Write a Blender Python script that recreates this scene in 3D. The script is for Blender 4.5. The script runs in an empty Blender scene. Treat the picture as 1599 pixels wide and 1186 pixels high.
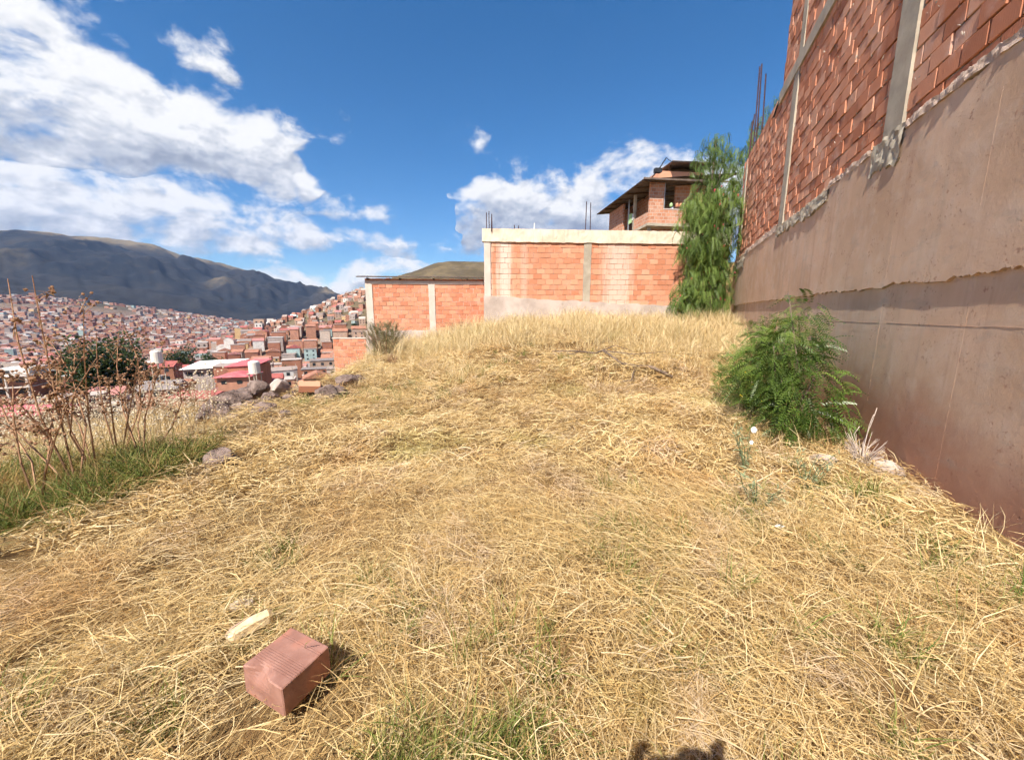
import bpy, math, random
import numpy as np
from mathutils import Vector, Matrix

# ------------------------------------------------------------------ camera, sky, sun, exposure
SC = bpy.context.scene
COL = SC.collection
EYE = 1.6
FPX, PITCH, CX, CY = 600.0, math.radians(9.75), 799.5, 593.0
SUN_AZ, SUN_EL = math.radians(30.0), math.radians(49.5)       # direction the light travels towards, height of the sun

cam = bpy.data.cameras.new('camera')
cam_ob = bpy.data.objects.new('camera', cam)
COL.objects.link(cam_ob)
cam.sensor_width = 36.0
cam.lens = 36.0 * FPX / 1599.0
cam.clip_start = 0.05
cam.clip_end = 30000
cam_ob.location = (0, 0, EYE)
cam_ob.rotation_euler = (math.pi / 2 - PITCH, 0, 0)
SC.camera = cam_ob

SC.view_settings.view_transform = 'Standard'
SC.view_settings.look = 'None'
SC.view_settings.gamma = 1.0
SC.view_settings.exposure = 1.02
SC.cycles.max_bounces = 3
SC.cycles.diffuse_bounces = 2
SC.cycles.use_light_tree = False
SC.cycles.debug_use_spatial_splits = False
SC.cycles.transparent_max_bounces = 6
SC.cycles.volume_bounces = 0
SC.cycles.sample_clamp_indirect = 6.0
SC.cycles.use_denoising = True
SC.cycles.use_adaptive_sampling = True
SC.cycles.adaptive_threshold = 0.04
SC.cycles.adaptive_min_samples = 12
SC.render.film_transparent = False

sun = bpy.data.lights.new('sun', 'SUN')
sun.energy = 4.8
sun.angle = math.radians(0.5)
sun.color = (1.0, 0.93, 0.82)
sun_ob = bpy.data.objects.new('sun', sun)
COL.objects.link(sun_ob)
L = Vector((math.sin(SUN_AZ) * math.cos(SUN_EL), math.cos(SUN_AZ) * math.cos(SUN_EL), -math.sin(SUN_EL)))
sun_ob.rotation_euler = L.to_track_quat('-Z', 'Y').to_euler()
sun_ob.location = (-8, -20, 30)


def ray(px, py):
    u = (px - CX) / FPX
    v = (CY - py) / FPX
    return (u, math.cos(PITCH) + v * math.sin(PITCH), -math.sin(PITCH) + v * math.cos(PITCH))


def at_y(px, py, Y):
    d = ray(px, py)
    t = Y / d[1]
    return Vector((d[0] * t, Y, d[2] * t + EYE))


def azel(px, py):
    d = ray(px, py)
    return math.atan2(d[0], d[1]), math.atan2(d[2], math.hypot(d[0], d[1]))


class NT:
    """small helper to write node trees"""
    def __init__(self, tree):
        self.t = tree
        self.n = tree.nodes
        self.l = tree.links

    def add(self, kind, **kw):
        nd = self.n.new(kind)
        for k, v in kw.items():
            setattr(nd, k, v)
        return nd

    def set(self, sock, v):
        if isinstance(v, bpy.types.NodeSocket):
            self.l.new(v, sock)
        elif v is not None:
            if isinstance(v, (tuple, list)) and len(v) == 3 and sock.type == 'RGBA':
                v = (*v, 1.0)
            sock.default_value = v

    def math(self, op, a, b=None, c=None, clamp=False):
        nd = self.add('ShaderNodeMath', operation=op, use_clamp=clamp)
        for i, v in enumerate((a, b, c)):
            if v is not None:
                self.set(nd.inputs[i], v)
        return nd.outputs[0]

    def vmath(self, op, a, b=None, out=0):
        nd = self.add('ShaderNodeVectorMath', operation=op)
        self.set(nd.inputs[0], a)
        if b is not None:
            self.set(nd.inputs[3] if op == 'SCALE' else nd.inputs[1], b)
        return nd.outputs[out]

    def smooth(self, x, lo, hi, o0=0.0, o1=1.0):
        nd = self.add('ShaderNodeMapRange', interpolation_type='SMOOTHSTEP')
        self.set(nd.inputs['Value'], x)
        self.set(nd.inputs['From Min'], lo)
        self.set(nd.inputs['From Max'], hi)
        self.set(nd.inputs['To Min'], o0)
        self.set(nd.inputs['To Max'], o1)
        return nd.outputs['Result']

    def mix(self, f, a, b, blend='MIX'):
        nd = self.add('ShaderNodeMix', data_type='RGBA', blend_type=blend)
        self.set(nd.inputs[0], f)
        self.set(nd.inputs[6], a)
        self.set(nd.inputs[7], b)
        return nd.outputs[2]

    def noise(self, vec, scale, detail=4.0, rough=0.55, dist=0.0, out=0):
        nd = self.add('ShaderNodeTexNoise')
        if vec is not None:
            self.set(nd.inputs['Vector'], vec)
        nd.inputs['Scale'].default_value = scale
        nd.inputs['Detail'].default_value = detail
        nd.inputs['Roughness'].default_value = rough
        nd.inputs['Distortion'].default_value = dist
        return nd.outputs[out]

    def ramp(self, f, stops):
        nd = self.add('ShaderNodeValToRGB')
        self.set(nd.inputs[0], f)
        e = nd.color_ramp.elements
        while len(e) < len(stops):
            e.new(0.5)
        for i, (p, c) in enumerate(stops):
            e[i].position = p
            e[i].color = (*c, 1.0)
        return nd.outputs[0]

    def comb(self, x, y, z):
        nd = self.add('ShaderNodeCombineXYZ')
        for i, v in enumerate((x, y, z)):
            self.set(nd.inputs[i], v)
        return nd.outputs[0]

    def sep(self, v):
        nd = self.add('ShaderNodeSeparateXYZ')
        self.set(nd.inputs[0], v)
        return nd.outputs


# ---- world: daylight sky with cumulus banks, laid out by compass direction
world = bpy.data.worlds.new('World')
SC.world = world
world.use_nodes = True
world.node_tree.nodes.clear()

# cloud banks by compass direction: each bank is a list of (pixel x, top y, bottom y) read off the photo, turned into azimuth / elevation
BANKS = [
    [(-260, -40, 320), (-60, -60, 270), (60, -50, 255), (120, -10, 262), (190, 30, 272), (250, 75, 280), (330, 125, 285), (400, 165, 292), (440, 182, 296), (490, 205, 222), (520, 214, 214)],
    [(-260, 250, 400), (0, 218, 372), (60, 222, 378), (120, 240, 380), (180, 268, 384), (230, 272, 390), (300, 265, 398), (360, 292, 398), (420, 312, 394), (480, 338, 396), (515, 352, 394), (570, 360, 394), (640, 376, 396), (700, 391, 397), (720, 396, 396)],
    [(706, 330, 350), (716, 296, 400), (745, 272, 404), (790, 262, 404), (840, 258, 404), (885, 262, 404), (925, 246, 404), (960, 240, 404), (1005, 240, 404), (1035, 262, 404), (1070, 246, 404), (1130, 250, 404), (1190, 262, 404), (1240, 330, 340)],
    [(425, 252, 252), (440, 230, 262), (465, 240, 288), (490, 284, 308), (506, 300, 300)],
    [(722, 220, 220), (742, 210, 230), (770, 210, 226), (784, 217, 217)],
    [(500, 176, 176), (512, 172, 188), (528, 184, 184)],
    [(190, 72, 72), (230, 68, 86), (290, 72, 108), (340, 88, 126), (372, 112, 118), (390, 118, 118)],
    [(340, 440, 440), (380, 408, 432), (440, 414, 446), (500, 430, 462), (540, 418, 462), (590, 412, 450), (640, 418, 450), (690, 440, 440)],
    [(485, 335, 335), (512, 314, 346), (560, 304, 350), (600, 312, 350), (632, 330, 350), (640, 342, 342)],
]
# the same kind of banks carry on round the horizon outside the frame: (azimuth, low, high elevation)
AROUND = [(-3.14, .06, .22), (-2.7, .05, .30), (-2.3, .12, .14), (-1.9, .04, .26), (-1.45, .05, .30), (-1.15, .07, .24), (-1.0, .1, .1), (0.75, .1, .1), (1.1, .05, .22), (1.5, .06, .26), (1.9, .1, .12), (2.3, .05, .25), (2.8, .06, .2), (3.14, .06, .22)]


def float_curve(q, x, pts):
    nd = q.add('ShaderNodeFloatCurve')
    q.set(nd.inputs['Value'], x)
    c = nd.mapping.curves[0]
    nd.mapping.use_clip = False
    while len(c.points) < len(pts):
        c.points.new(0.5, 0.5)
    for i, (a_, b_) in enumerate(pts):
        c.points[i].location = (a_, b_)
        c.points[i].handle_type = 'AUTO'
    nd.mapping.update()
    return nd.outputs[0]


def build_world():
    q = NT(world.node_tree)
    out = q.add('ShaderNodeOutputWorld')
    sky = q.add('ShaderNodeTexSky', sky_type='NISHITA')
    sky.sun_disc = False
    sky.sun_elevation = SUN_EL
    sky.sun_rotation = SUN_AZ + math.pi
    sky.altitude = 900
    sky.air_density = 1.0
    sky.dust_density = 0.6
    sky.ozone_density = 2.2
    bg = q.add('ShaderNodeBackground')
    bg.inputs[1].default_value = 0.075
    hs = q.add('ShaderNodeHueSaturation')
    hs.inputs['Saturation'].default_value = 1.38
    q.l.new(sky.outputs[0], hs.inputs['Color'])
    q.l.new(hs.outputs[0], bg.inputs[0])
    tc = q.add('ShaderNodeTexCoord')
    x, y, z = q.sep(q.vmath('NORMALIZE', tc.outputs['Generated']))
    az = q.math('ARCTAN2', x, y)
    el = q.math('ARCSINE', z)
    P = q.comb(az, q.math('MULTIPLY', el, 1.5), 0.0)
    warp = q.noise(P, 6.0, 3.0, 0.55, out=1)
    wx, wy, _ = q.sep(warp)
    az2 = q.math('ADD', az, q.math('MULTIPLY', q.math('SUBTRACT', wx, 0.5), 0.16))
    el2 = q.math('ADD', el, q.math('MULTIPLY', q.math('SUBTRACT', wy, 0.5), 0.07))
    an = q.math('MULTIPLY_ADD', az2, 1 / (2 * math.pi), 0.5)            # 0..1 round the compass
    ln = q.math('MULTIPLY_ADD', az2, 0.45, 0.5)                          # finer scale for the part in view
    D, H = None, None
    rows = [[(azel(px, (t + b) / 2)[0], azel(px, b)[1], azel(px, t)[1]) for px, t, b in bank] for bank in BANKS]
    for k, row in enumerate(rows + [AROUND]):
        inview = k < len(rows)
        xs = [(a_ * 0.45 + 0.5 if inview else a_ / (2 * math.pi) + 0.5) for a_, _, _ in row]
        lo = float_curve(q, ln if inview else an, [(x_, r_[1] + 0.0) for x_, r_ in zip(xs, row)])
        hi = float_curve(q, ln if inview else an, [(x_, r_[2] + 0.0) for x_, r_ in zip(xs, row)])
        up = q.math('SUBTRACT', hi, el2)
        dn = q.math('SUBTRACT', el2, lo)
        d = q.math('MINIMUM', q.math('MULTIPLY', up, 11.0), q.math('MULTIPLY', dn, 16.0))
        if inview:
            x0, x1 = row[0][0], row[-1][0]
            d = q.math('MINIMUM', d, q.math('MULTIPLY', q.math('SUBTRACT', az2, x0), 9.0))
            d = q.math('MINIMUM', d, q.math('MULTIPLY', q.math('SUBTRACT', x1, az2), 9.0))
        lift = 0.075 if k == 2 else 0.0
        hrel = q.math('DIVIDE', q.math('SUBTRACT', dn, lift), q.math('MAXIMUM', q.math('SUBTRACT', q.math('SUBTRACT', hi, lo), lift), 0.012), clamp=True)
        if D is None:
            D, H = d, hrel
        else:
            sel = q.math('GREATER_THAN', d, D)
            H = q.math('ADD', q.math('MULTIPLY', H, q.math('SUBTRACT', 1.0, sel)), q.math('MULTIPLY', hrel, sel))
            D = q.math('MAXIMUM', D, d)
    D = q.math('MINIMUM', D, 0.62)
    n1 = q.noise(P, 9.0, 6.0, 0.6, 0.2)
    n1b = q.noise(q.vmath('ADD', P, (-0.016, 0.045, 0.0)), 9.0, 3.0, 0.55, 0.2)
    n2 = q.noise(P, 4.0, 2.0, 0.5)
    d0 = q.math('ADD', D, q.math('MULTIPLY', q.math('SUBTRACT', q.math('ADD', q.math('MULTIPLY', n1, 0.75), q.math('MULTIPLY', n2, 0.25)), 0.5), 3.9))
    mask = q.math('MULTIPLY', q.smooth(d0, -0.12, 0.50), q.smooth(el, -0.01, 0.03))
    # cumulus: sunlit tops and billows, grey towards the flat undersides
    n3 = q.noise(P, 30.0, 4.0, 0.6)
    n3b = q.noise(q.vmath('ADD', P, (-0.006, 0.016, 0.0)), 30.0, 2.0, 0.6)
    relief = q.math('ADD', q.math('MULTIPLY', q.math('SUBTRACT', n1, n1b), 2.1), q.math('MULTIPLY', q.math('SUBTRACT', n3, n3b), 0.9))
    lit = q.math('ADD', q.smooth(q.math('ADD', H, q.math('MULTIPLY', q.math('SUBTRACT', n1, 0.5), 0.5)), 0.0, 0.6, 0.28, 0.95), relief)
    lit = q.math('ADD', lit, q.smooth(d0, 0.6, -0.1, 0.0, 0.25), clamp=True)
    ccol = q.ramp(lit, [(0.0, (0.33, 0.36, 0.43)), (0.35, (0.50, 0.53, 0.59)), (0.7, (0.74, 0.75, 0.78)), (1.0, (1.0, 0.985, 0.96))])
    cb = q.add('ShaderNodeBackground')
    q.l.new(ccol, cb.inputs[0])
    cb.inputs[1].default_value = 0.54
    mx = q.add('ShaderNodeMixShader')
    q.l.new(mask, mx.inputs[0])
    q.l.new(bg.outputs[0], mx.inputs[1])
    q.l.new(cb.outputs[0], mx.inputs[2])
    q.l.new(mx.outputs[0], out.inputs[0])
    world.cycles.sampling_method = 'MANUAL'
    world.cycles.sample_map_resolution = 512


build_world()

# ------------------------------------------------------------------ helpers: meshes, tags, noise
RNG = np.random.default_rng(7)
random.seed(7)


def tag(o, label=None, cat=None, group=None, kind=None):
    if label:
        o['label'] = label
    if cat:
        o['category'] = cat
    if group:
        o['group'] = group
    if kind:
        o['kind'] = kind
    return o


def empty(name, loc=(0, 0, 0), rz=0.0):
    o = bpy.data.objects.new(name, None)
    o.location = loc
    o.rotation_euler = (0, 0, rz)
    o.empty_display_size = 0.2
    COL.objects.link(o)
    return o


def make_mesh(name, V, F, mat=None, smooth=False, attrs=None, cols=None):
    """V (n,3), F (m,k) uniform polygons or list of arrays; attrs: {name: per-vertex float}; cols: {name: per-face rgb}"""
    V = np.asarray(V, dtype=np.float32).reshape(-1, 3)
    Fs = [np.asarray(f, dtype=np.int32) for f in (F if isinstance(F, list) and len(F) and isinstance(F[0], np.ndarray) else [F])]
    Fs = [f for f in Fs if f.size]
    loops = np.concatenate([f.ravel() for f in Fs])
    tot = np.concatenate([np.full(len(f), f.shape[1], np.int32) for f in Fs])
    start = np.concatenate([[0], np.cumsum(tot)[:-1]]).astype(np.int32)
    me = bpy.data.meshes.new(name)
    me.vertices.add(len(V))
    me.vertices.foreach_set('co', V.ravel())
    me.loops.add(len(loops))
    me.loops.foreach_set('vertex_index', loops)
    me.polygons.add(len(tot))
    me.polygons.foreach_set('loop_start', start)
    me.polygons.foreach_set('loop_total', tot)
    me.polygons.foreach_set('use_smooth', np.full(len(tot), bool(smooth)))
    me.update(calc_edges=True)
    for k, a in (attrs or {}).items():
        at = me.attributes.new(k, 'FLOAT', 'POINT')
        at.data.foreach_set('value', np.asarray(a, np.float32))
    for k, a in (cols or {}).items():
        at = me.attributes.new(k, 'FLOAT_COLOR', 'FACE') if False else me.attributes.new(k, 'FLOAT_VECTOR', 'FACE')
        at.data.foreach_set('vector', np.asarray(a, np.float32).ravel())
    if mat:
        me.materials.append(mat)
    return me


def link(name, me, parent=None, loc=None):
    o = bpy.data.objects.new(name, me)
    COL.objects.link(o)
    if parent is not None:
        o.parent = parent
    if loc is not None:
        o.location = loc
    return o


class MB:
    """collects boxes, tubes and free faces for ONE mesh"""
    def __init__(self):
        self.v, self.q, self.t, self.c = [], [], [], []

    def n(self):
        return sum(len(a) for a in self.v)

    def raw(self, V, Q=None, T=None, col=None):
        b = self.n()
        self.v.append(np.asarray(V, float).reshape(-1, 3))
        if Q is not None and len(Q):
            self.q.append(np.asarray(Q, int) + b)
        if T is not None and len(T):
            self.t.append(np.asarray(T, int) + b)
        return self

    def box(self, x0, x1, y0, y1, z0, z1, M=None):
        V = np.array([[x, y, z] for z in (z0, z1) for y in (y0, y1) for x in (x0, x1)], float)
        if M is not None:
            V = V @ np.array(M.to_3x3()).T + np.array(M.translation)
        Q = [[0, 2, 3, 1], [4, 5, 7, 6], [0, 1, 5, 4], [2, 6, 7, 3], [0, 4, 6, 2], [1, 3, 7, 5]]
        return self.raw(V, Q)

    def tube(self, pts, radii, n=6):
        pts = [Vector(p) for p in pts]
        V, Q = [], []
        for i, p in enumerate(pts):
            d = (pts[min(i + 1, len(pts) - 1)] - pts[max(i - 1, 0)]).normalized()
            a = d.orthogonal().normalized() if i == 0 else (a - d * a.dot(d)).normalized()
            b = d.cross(a)
            r = radii[i] if isinstance(radii, (list, tuple)) else radii
            for k in range(n):
                t = 2 * math.pi * k / n
                V.append(p + (a * math.cos(t) + b * math.sin(t)) * r)
        for i in range(len(pts) - 1):
            for k in range(n):
                k2 = (k + 1) % n
                Q.append([i * n + k, i * n + k2, (i + 1) * n + k2, (i + 1) * n + k])
        V += [pts[0], pts[-1]]
        T = []
        m = len(pts) * n
        for k in range(n):
            T.append([m, (k + 1) % n, k])
            T.append([m + 1, (len(pts) - 1) * n + k, (len(pts) - 1) * n + (k + 1) % n])
        return self.raw([list(v) for v in V], Q, T)

    def build(self, name, mat, parent=None, smooth=False, loc=None, attrs=None):
        F = []
        if self.q:
            F.append(np.concatenate(self.q))
        if self.t:
            F.append(np.concatenate(self.t))
        return link(name, make_mesh(name, np.concatenate(self.v), F, mat, smooth, attrs), parent, loc)


def hash2(ix, iy, seed):
    h = (ix.astype(np.int64) * 374761393 + iy.astype(np.int64) * 668265263 + seed * 1442695041) & 0xffffffff
    h = ((h ^ (h >> 13)) * 1274126177) & 0xffffffff
    h = h ^ (h >> 16)
    return (h & 0xffff) / 65535.0


def vnoise(x, y, seed=0):
    x = np.asarray(x, float)
    y = np.asarray(y, float)
    ix, iy = np.floor(x), np.floor(y)
    fx, fy = x - ix, y - iy
    fx, fy = fx * fx * (3 - 2 * fx), fy * fy * (3 - 2 * fy)
    ix, iy = ix.astype(np.int64), iy.astype(np.int64)
    a, b = hash2(ix, iy, seed), hash2(ix + 1, iy, seed)
    c, d = hash2(ix, iy + 1, seed), hash2(ix + 1, iy + 1, seed)
    return (a * (1 - fx) + b * fx) * (1 - fy) + (c * (1 - fx) + d * fx) * fy


def fbm(x, y, seed=0, oct=4, gain=0.5):
    s, a, t = 0.0, 1.0, 0.0
    for i in range(oct):
        s = s + a * vnoise(x * 2 ** i, y * 2 ** i, seed + i * 17)
        t += a
        a *= gain
    return s / t


def sstep(x, lo, hi):
    t = np.clip((np.asarray(x, float) - lo) / (hi - lo), 0, 1)
    return t * t * (3 - 2 * t)


def merge(Vt, Ft, mats, rnd=None):
    """many transformed copies of one small template -> arrays"""
    mats = np.asarray(mats, float)
    V = np.einsum('nij,vj->nvi', mats[:, :3, :3], Vt) + mats[:, None, :3, 3]
    n, k = V.shape[:2]
    F = (np.asarray(Ft)[None] + (np.arange(n) * k)[:, None, None]).reshape(-1, len(Ft[0]))
    r = np.repeat(rnd if rnd is not None else np.random.default_rng(1).random(n), k)
    return V.reshape(-1, 3), F, r


def rot_mats(loc, yaw, pitch, roll, scale):
    """rotation Z(yaw) * X(pitch) * Y(roll), numpy, template axis +Y is 'along'"""
    n = len(loc)
    cy, sy, cp, sp, cr, sr = np.cos(yaw), np.sin(yaw), np.cos(pitch), np.sin(pitch), np.cos(roll), np.sin(roll)
    o, z = np.ones(n), np.zeros(n)
    Rz = np.stack([np.stack([cy, -sy, z], 1), np.stack([sy, cy, z], 1), np.stack([z, z, o], 1)], 1)
    Rx = np.stack([np.stack([o, z, z], 1), np.stack([z, cp, -sp], 1), np.stack([z, sp, cp], 1)], 1)
    Ry = np.stack([np.stack([cr, z, sr], 1), np.stack([z, o, z], 1), np.stack([-sr, z, cr], 1)], 1)
    M = np.zeros((n, 4, 4))
    M[:, :3, :3] = (Rz @ Rx @ Ry) * np.asarray(scale)[:, None, None] if np.ndim(scale) else (Rz @ Rx @ Ry) * scale
    M[:, :3, 3] = loc
    M[:, 3, 3] = 1
    return M


# ------------------------------------------------------------------ materials
def new_mat(name):
    m = bpy.data.materials.new(name)
    m.use_nodes = True
    m.node_tree.nodes.clear()
    q = NT(m.node_tree)
    out = q.add('ShaderNodeOutputMaterial')
    return m, q, out


def principled(q, out, col, rough=0.85, spec=0.25, bump=None, bstr=0.4, bdist=0.02, metal=0.0):
    b = q.add('ShaderNodeBsdfPrincipled')
    q.set(b.inputs['Base Color'], col)
    q.set(b.inputs['Roughness'], rough)
    b.inputs['Specular IOR Level'].default_value = spec
    b.inputs['Metallic'].default_value = metal
    if bump is not None:
        bp = q.add('ShaderNodeBump')
        bp.inputs['Strength'].default_value = bstr
        bp.inputs['Distance'].default_value = bdist
        q.l.new(bump, bp.inputs['Height'])
        q.l.new(bp.outputs[0], b.inputs['Normal'])
    q.l.new(b.outputs[0], out.inputs[0])
    return b


def pos(q):
    return q.add('ShaderNodeNewGeometry').outputs['Position']


def simple(name, c1, c2, scale=6.0, rough=0.85, bump=0.3, bdist=0.01, detail=6.0, spec=0.25, metal=0.0, coords='pos'):
    m, q, out = new_mat(name)
    P = pos(q) if coords == 'pos' else q.add('ShaderNodeTexCoord').outputs['Object']
    n = q.noise(P, scale, detail, 0.6)
    f = q.smooth(n, 0.3, 0.7)
    n2 = q.noise(P, scale * 6.3, 4.0, 0.6)
    principled(q, out, q.mix(f, c1, c2), rough, spec, q.math('ADD', n, q.math('MULTIPLY', n2, 0.5)), bump, bdist, metal)
    return m


def rnd_value(q):
    """one random number per brick / per object"""
    oi = q.add('ShaderNodeObjectInfo').outputs['Random']
    at = q.add('ShaderNodeAttribute', attribute_name='rnd').outputs['Fac']
    return q.math('FRACT', q.math('ADD', oi, at))


def brick_mat(name, c_dark, c_mid, c_light, streaks=(), chalk=0.25, groove=True):
    m, q, out = new_mat(name)
    P = pos(q)
    r = rnd_value(q)
    col = q.ramp(r, [(0.0, c_dark), (0.45, c_mid), (1.0, c_light)])
    n = q.noise(P, 3.0, 6.0, 0.65)
    fine = q.noise(P, 60.0, 4.0, 0.6)
    col = q.mix(q.math('MULTIPLY', q.smooth(n, 0.5, 0.75), chalk), col, (0.62, 0.42, 0.34))
    col = q.mix(q.math('MULTIPLY', q.smooth(fine, 0.45, 0.8), 0.25), col, c_dark)
    x, y, z = q.sep(P)
    for (x0, hw, s, z0) in streaks:                      # lime runs down the face: stains with their own shape
        wob = q.noise(q.comb(q.math('MULTIPLY', x, 9.0), 0.0, q.math('MULTIPLY', z, 0.5)), 1.0, 5.0, 0.7)
        dx = q.math('ABSOLUTE', q.math('SUBTRACT', x, x0))
        f = q.math('SUBTRACT', 1.0, q.math('DIVIDE', dx, hw), clamp=True)
        f = q.smooth(q.math('ADD', f, q.math('MULTIPLY', q.math('SUBTRACT', wob, 0.5), 1.3)), 0.2, 0.85)
        f = q.math('MULTIPLY', f, s)
        col = q.mix(f, col, (0.72, 0.55, 0.46))
    h = q.math('ADD', n, q.math('MULTIPLY', fine, 0.3))
    if groove:
        oc = q.add('ShaderNodeTexCoord').outputs['Object']
        ox = q.sep(oc)[0]
        w = q.math('SINE', q.math('MULTIPLY', ox, 2 * math.pi / 0.028))
        h = q.math('ADD', h, q.math('MULTIPLY', w, 0.16))
    principled(q, out, col, 0.9, 0.15, h, 0.35, 0.012)
    return m


M_BRICK_R = brick_mat('brick_wall_clay', (0.40, 0.155, 0.085), (0.56, 0.235, 0.135), (0.66, 0.36, 0.24), chalk=0.75)
M_BRICK_B = brick_mat('brick_orange_clay', (0.52, 0.21, 0.115), (0.60, 0.265, 0.155), (0.67, 0.35, 0.22),
                      streaks=((-0.30, 0.5, 0.95, 0), (4.35, 1.1, 0.7, 0), (-0.95, 0.3, 0.5, 0), (0.5, 0.25, 0.35, 0)), chalk=0.3, groove=False)
M_BRICK_L = brick_mat('brick_salmon_clay', (0.50, 0.19, 0.11), (0.60, 0.25, 0.145), (0.66, 0.32, 0.2), chalk=0.4, groove=False)
M_BRICK_FAR = brick_mat('brick_far_clay', (0.36, 0.15, 0.09), (0.44, 0.19, 0.11), (0.5, 0.24, 0.15), groove=False)


def far_brick():
    m, q, out = new_mat('brick_far_clay')
    P = pos(q)
    x, y, z = q.sep(P)
    b = q.add('ShaderNodeTexBrick')
    q.set(b.inputs['Vector'], q.comb(q.math('ADD', x, y), z, 0.0))
    b.inputs['Color1'].default_value = (0.44, 0.185, 0.105, 1)
    b.inputs['Color2'].default_value = (0.58, 0.28, 0.17, 1)
    b.inputs['Mortar'].default_value = (0.50, 0.40, 0.33, 1)
    b.inputs['Scale'].default_value = 1.0
    b.inputs['Mortar Size'].default_value = 0.016
    b.inputs['Brick Width'].default_value = 0.34
    b.inputs['Row Height'].default_value = 0.21
    n = q.noise(P, 2.0, 5.0, 0.65)
    col = q.mix(q.math('MULTIPLY', q.smooth(n, .45, .75), .45), b.outputs[0], (0.50, 0.38, 0.31))
    principled(q, out, col, 0.9, 0.15, q.math('ADD', q.math('MULTIPLY', b.outputs[1], -0.6), n), 0.4, 0.015)
    return m


M_BRICK_FAR = far_brick()
M_MORTAR = simple('mortar_grey', (0.30, 0.25, 0.20), (0.46, 0.39, 0.32), 14.0, 0.95, 0.6, 0.02)
M_MORTAR_PALE = simple('mortar_pale', (0.46, 0.34, 0.27), (0.60, 0.46, 0.37), 14.0, 0.95, 0.5, 0.02)
M_MORTAR_PINK = simple('mortar_pinkish_grey', (0.40, 0.27, 0.20), (0.52, 0.36, 0.28), 14.0, 0.95, 0.4, 0.02)
M_CONC = simple('concrete_column_grey', (0.34, 0.29, 0.225), (0.47, 0.41, 0.32), 3.0, 0.92, 0.4, 0.015)
M_CONC_PALE = simple('concrete_pale', (0.55, 0.47, 0.40), (0.66, 0.57, 0.50), 2.5, 0.92, 0.3, 0.015)


def cream_mat():
    m, q, out = new_mat('cream_plaster_band')
    P = pos(q)
    n = q.noise(P, 1.6, 6.0, .65)
    run = q.noise(q.vmath('MULTIPLY', P, (5.0, 5.0, .5)), 1.0, 5.0, .65)
    col = q.mix(q.smooth(n, .35, .65), (0.66, 0.52, 0.39), (0.80, 0.68, 0.54))
    col = q.mix(q.math('MULTIPLY', q.smooth(run, .52, .72), .55), col, (0.52, 0.38, 0.29))
    col = q.mix(q.math('MULTIPLY', q.smooth(q.noise(P, 14.0, 5.0, .7), .56, .7), .3), col, (0.40, 0.32, 0.27))
    principled(q, out, col, .92, .15, n, .4, .02)
    return m


M_CREAM = cream_mat()
M_GREYBASE = simple('rough_render_base', (0.42, 0.34, 0.29), (0.60, 0.50, 0.44), 1.6, 0.95, 0.5, 0.03)
M_REBAR = simple('rusty_rebar', (0.04, 0.022, 0.024), (0.09, 0.045, 0.042), 20.0, 0.75, 0.2, 0.003)
M_TIN = simple('weathered_tin', (0.10, 0.075, 0.06), (0.19, 0.14, 0.11), 3.0, 0.6, 0.2, 0.01)
M_WOOD = simple('dark_timber', (0.08, 0.05, 0.03), (0.16, 0.10, 0.06), 8.0, 0.85, 0.3, 0.005)
M_GREEN_SHEET = simple('green_plastic_sheet', (0.10, 0.38, 0.27), (0.16, 0.46, 0.34), 3.0, 0.5, 0.1, 0.005)
M_BLACK = simple('black_rubber', (0.02, 0.02, 0.022), (0.04, 0.04, 0.045), 10.0, 0.6, 0.1, 0.002)
M_STEEL = simple('galvanised_pole', (0.35, 0.36, 0.37), (0.5, 0.5, 0.5), 10.0, 0.45, 0.1, 0.002, metal=0.6)
M_GLASS = simple('dark_window_glass', (0.02, 0.025, 0.03), (0.05, 0.055, 0.06), 0.5, 0.15, 0.0, 0.002, spec=0.5)
M_STONE = simple('purple_brown_fieldstone', (0.095, 0.064, 0.054), (0.30, 0.22, 0.185), 7.0, 0.95, 1.0, 0.04, detail=9.0)
M_STONE_PALE = simple('pale_fieldstone', (0.34, 0.26, 0.22), (0.5, 0.42, 0.36), 6.0, 0.9, 0.7, 0.02)
M_BARK = simple('grey_brown_bark', (0.10, 0.07, 0.05), (0.22, 0.16, 0.12), 12.0, 0.95, 0.8, 0.02)
M_STEM_RED = simple('dry_reddish_stem', (0.26, 0.135, 0.075), (0.44, 0.26, 0.15), 20.0, 0.9, 0.3, 0.003)
M_STEM_GOLD = simple('dry_golden_stalk', (0.50, 0.36, 0.19), (0.68, 0.52, 0.30), 20.0, 0.9, 0.3, 0.003)
M_STEM_GREY = simple('pale_dead_twig', (0.42, 0.33, 0.27), (0.6, 0.5, 0.43), 20.0, 0.9, 0.3, 0.003)
M_SEED = simple('brown_seed_head', (0.18, 0.09, 0.045), (0.38, 0.22, 0.13), 30.0, 0.95, 0.6, 0.004)
M_SEED_PALE = simple('pale_fluffy_seed', (0.62, 0.5, 0.34), (0.75, 0.66, 0.5), 30.0, 0.95, 0.4, 0.004)
M_WHITE = simple('white_petal', (0.78, 0.78, 0.80), (0.86, 0.86, 0.86), 20.0, 0.8, 0.1, 0.002)
M_YELLOW = simple('yellow_petal', (0.75, 0.50, 0.02), (0.85, 0.62, 0.05), 20.0, 0.8, 0.1, 0.002)
M_BERRY = simple('pink_red_berry', (0.45, 0.05, 0.06), (0.6, 0.12, 0.12), 20.0, 0.6, 0.1, 0.002)
M_FOAM = simple('pale_yellow_wood_chunk', (0.66, 0.50, 0.30), (0.78, 0.66, 0.46), 9.0, 0.8, 0.4, 0.008)
M_FOAM_SKIN = simple('pinkish_outer_skin', (0.45, 0.30, 0.22), (0.56, 0.40, 0.30), 9.0, 0.8, 0.4, 0.008)
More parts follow.
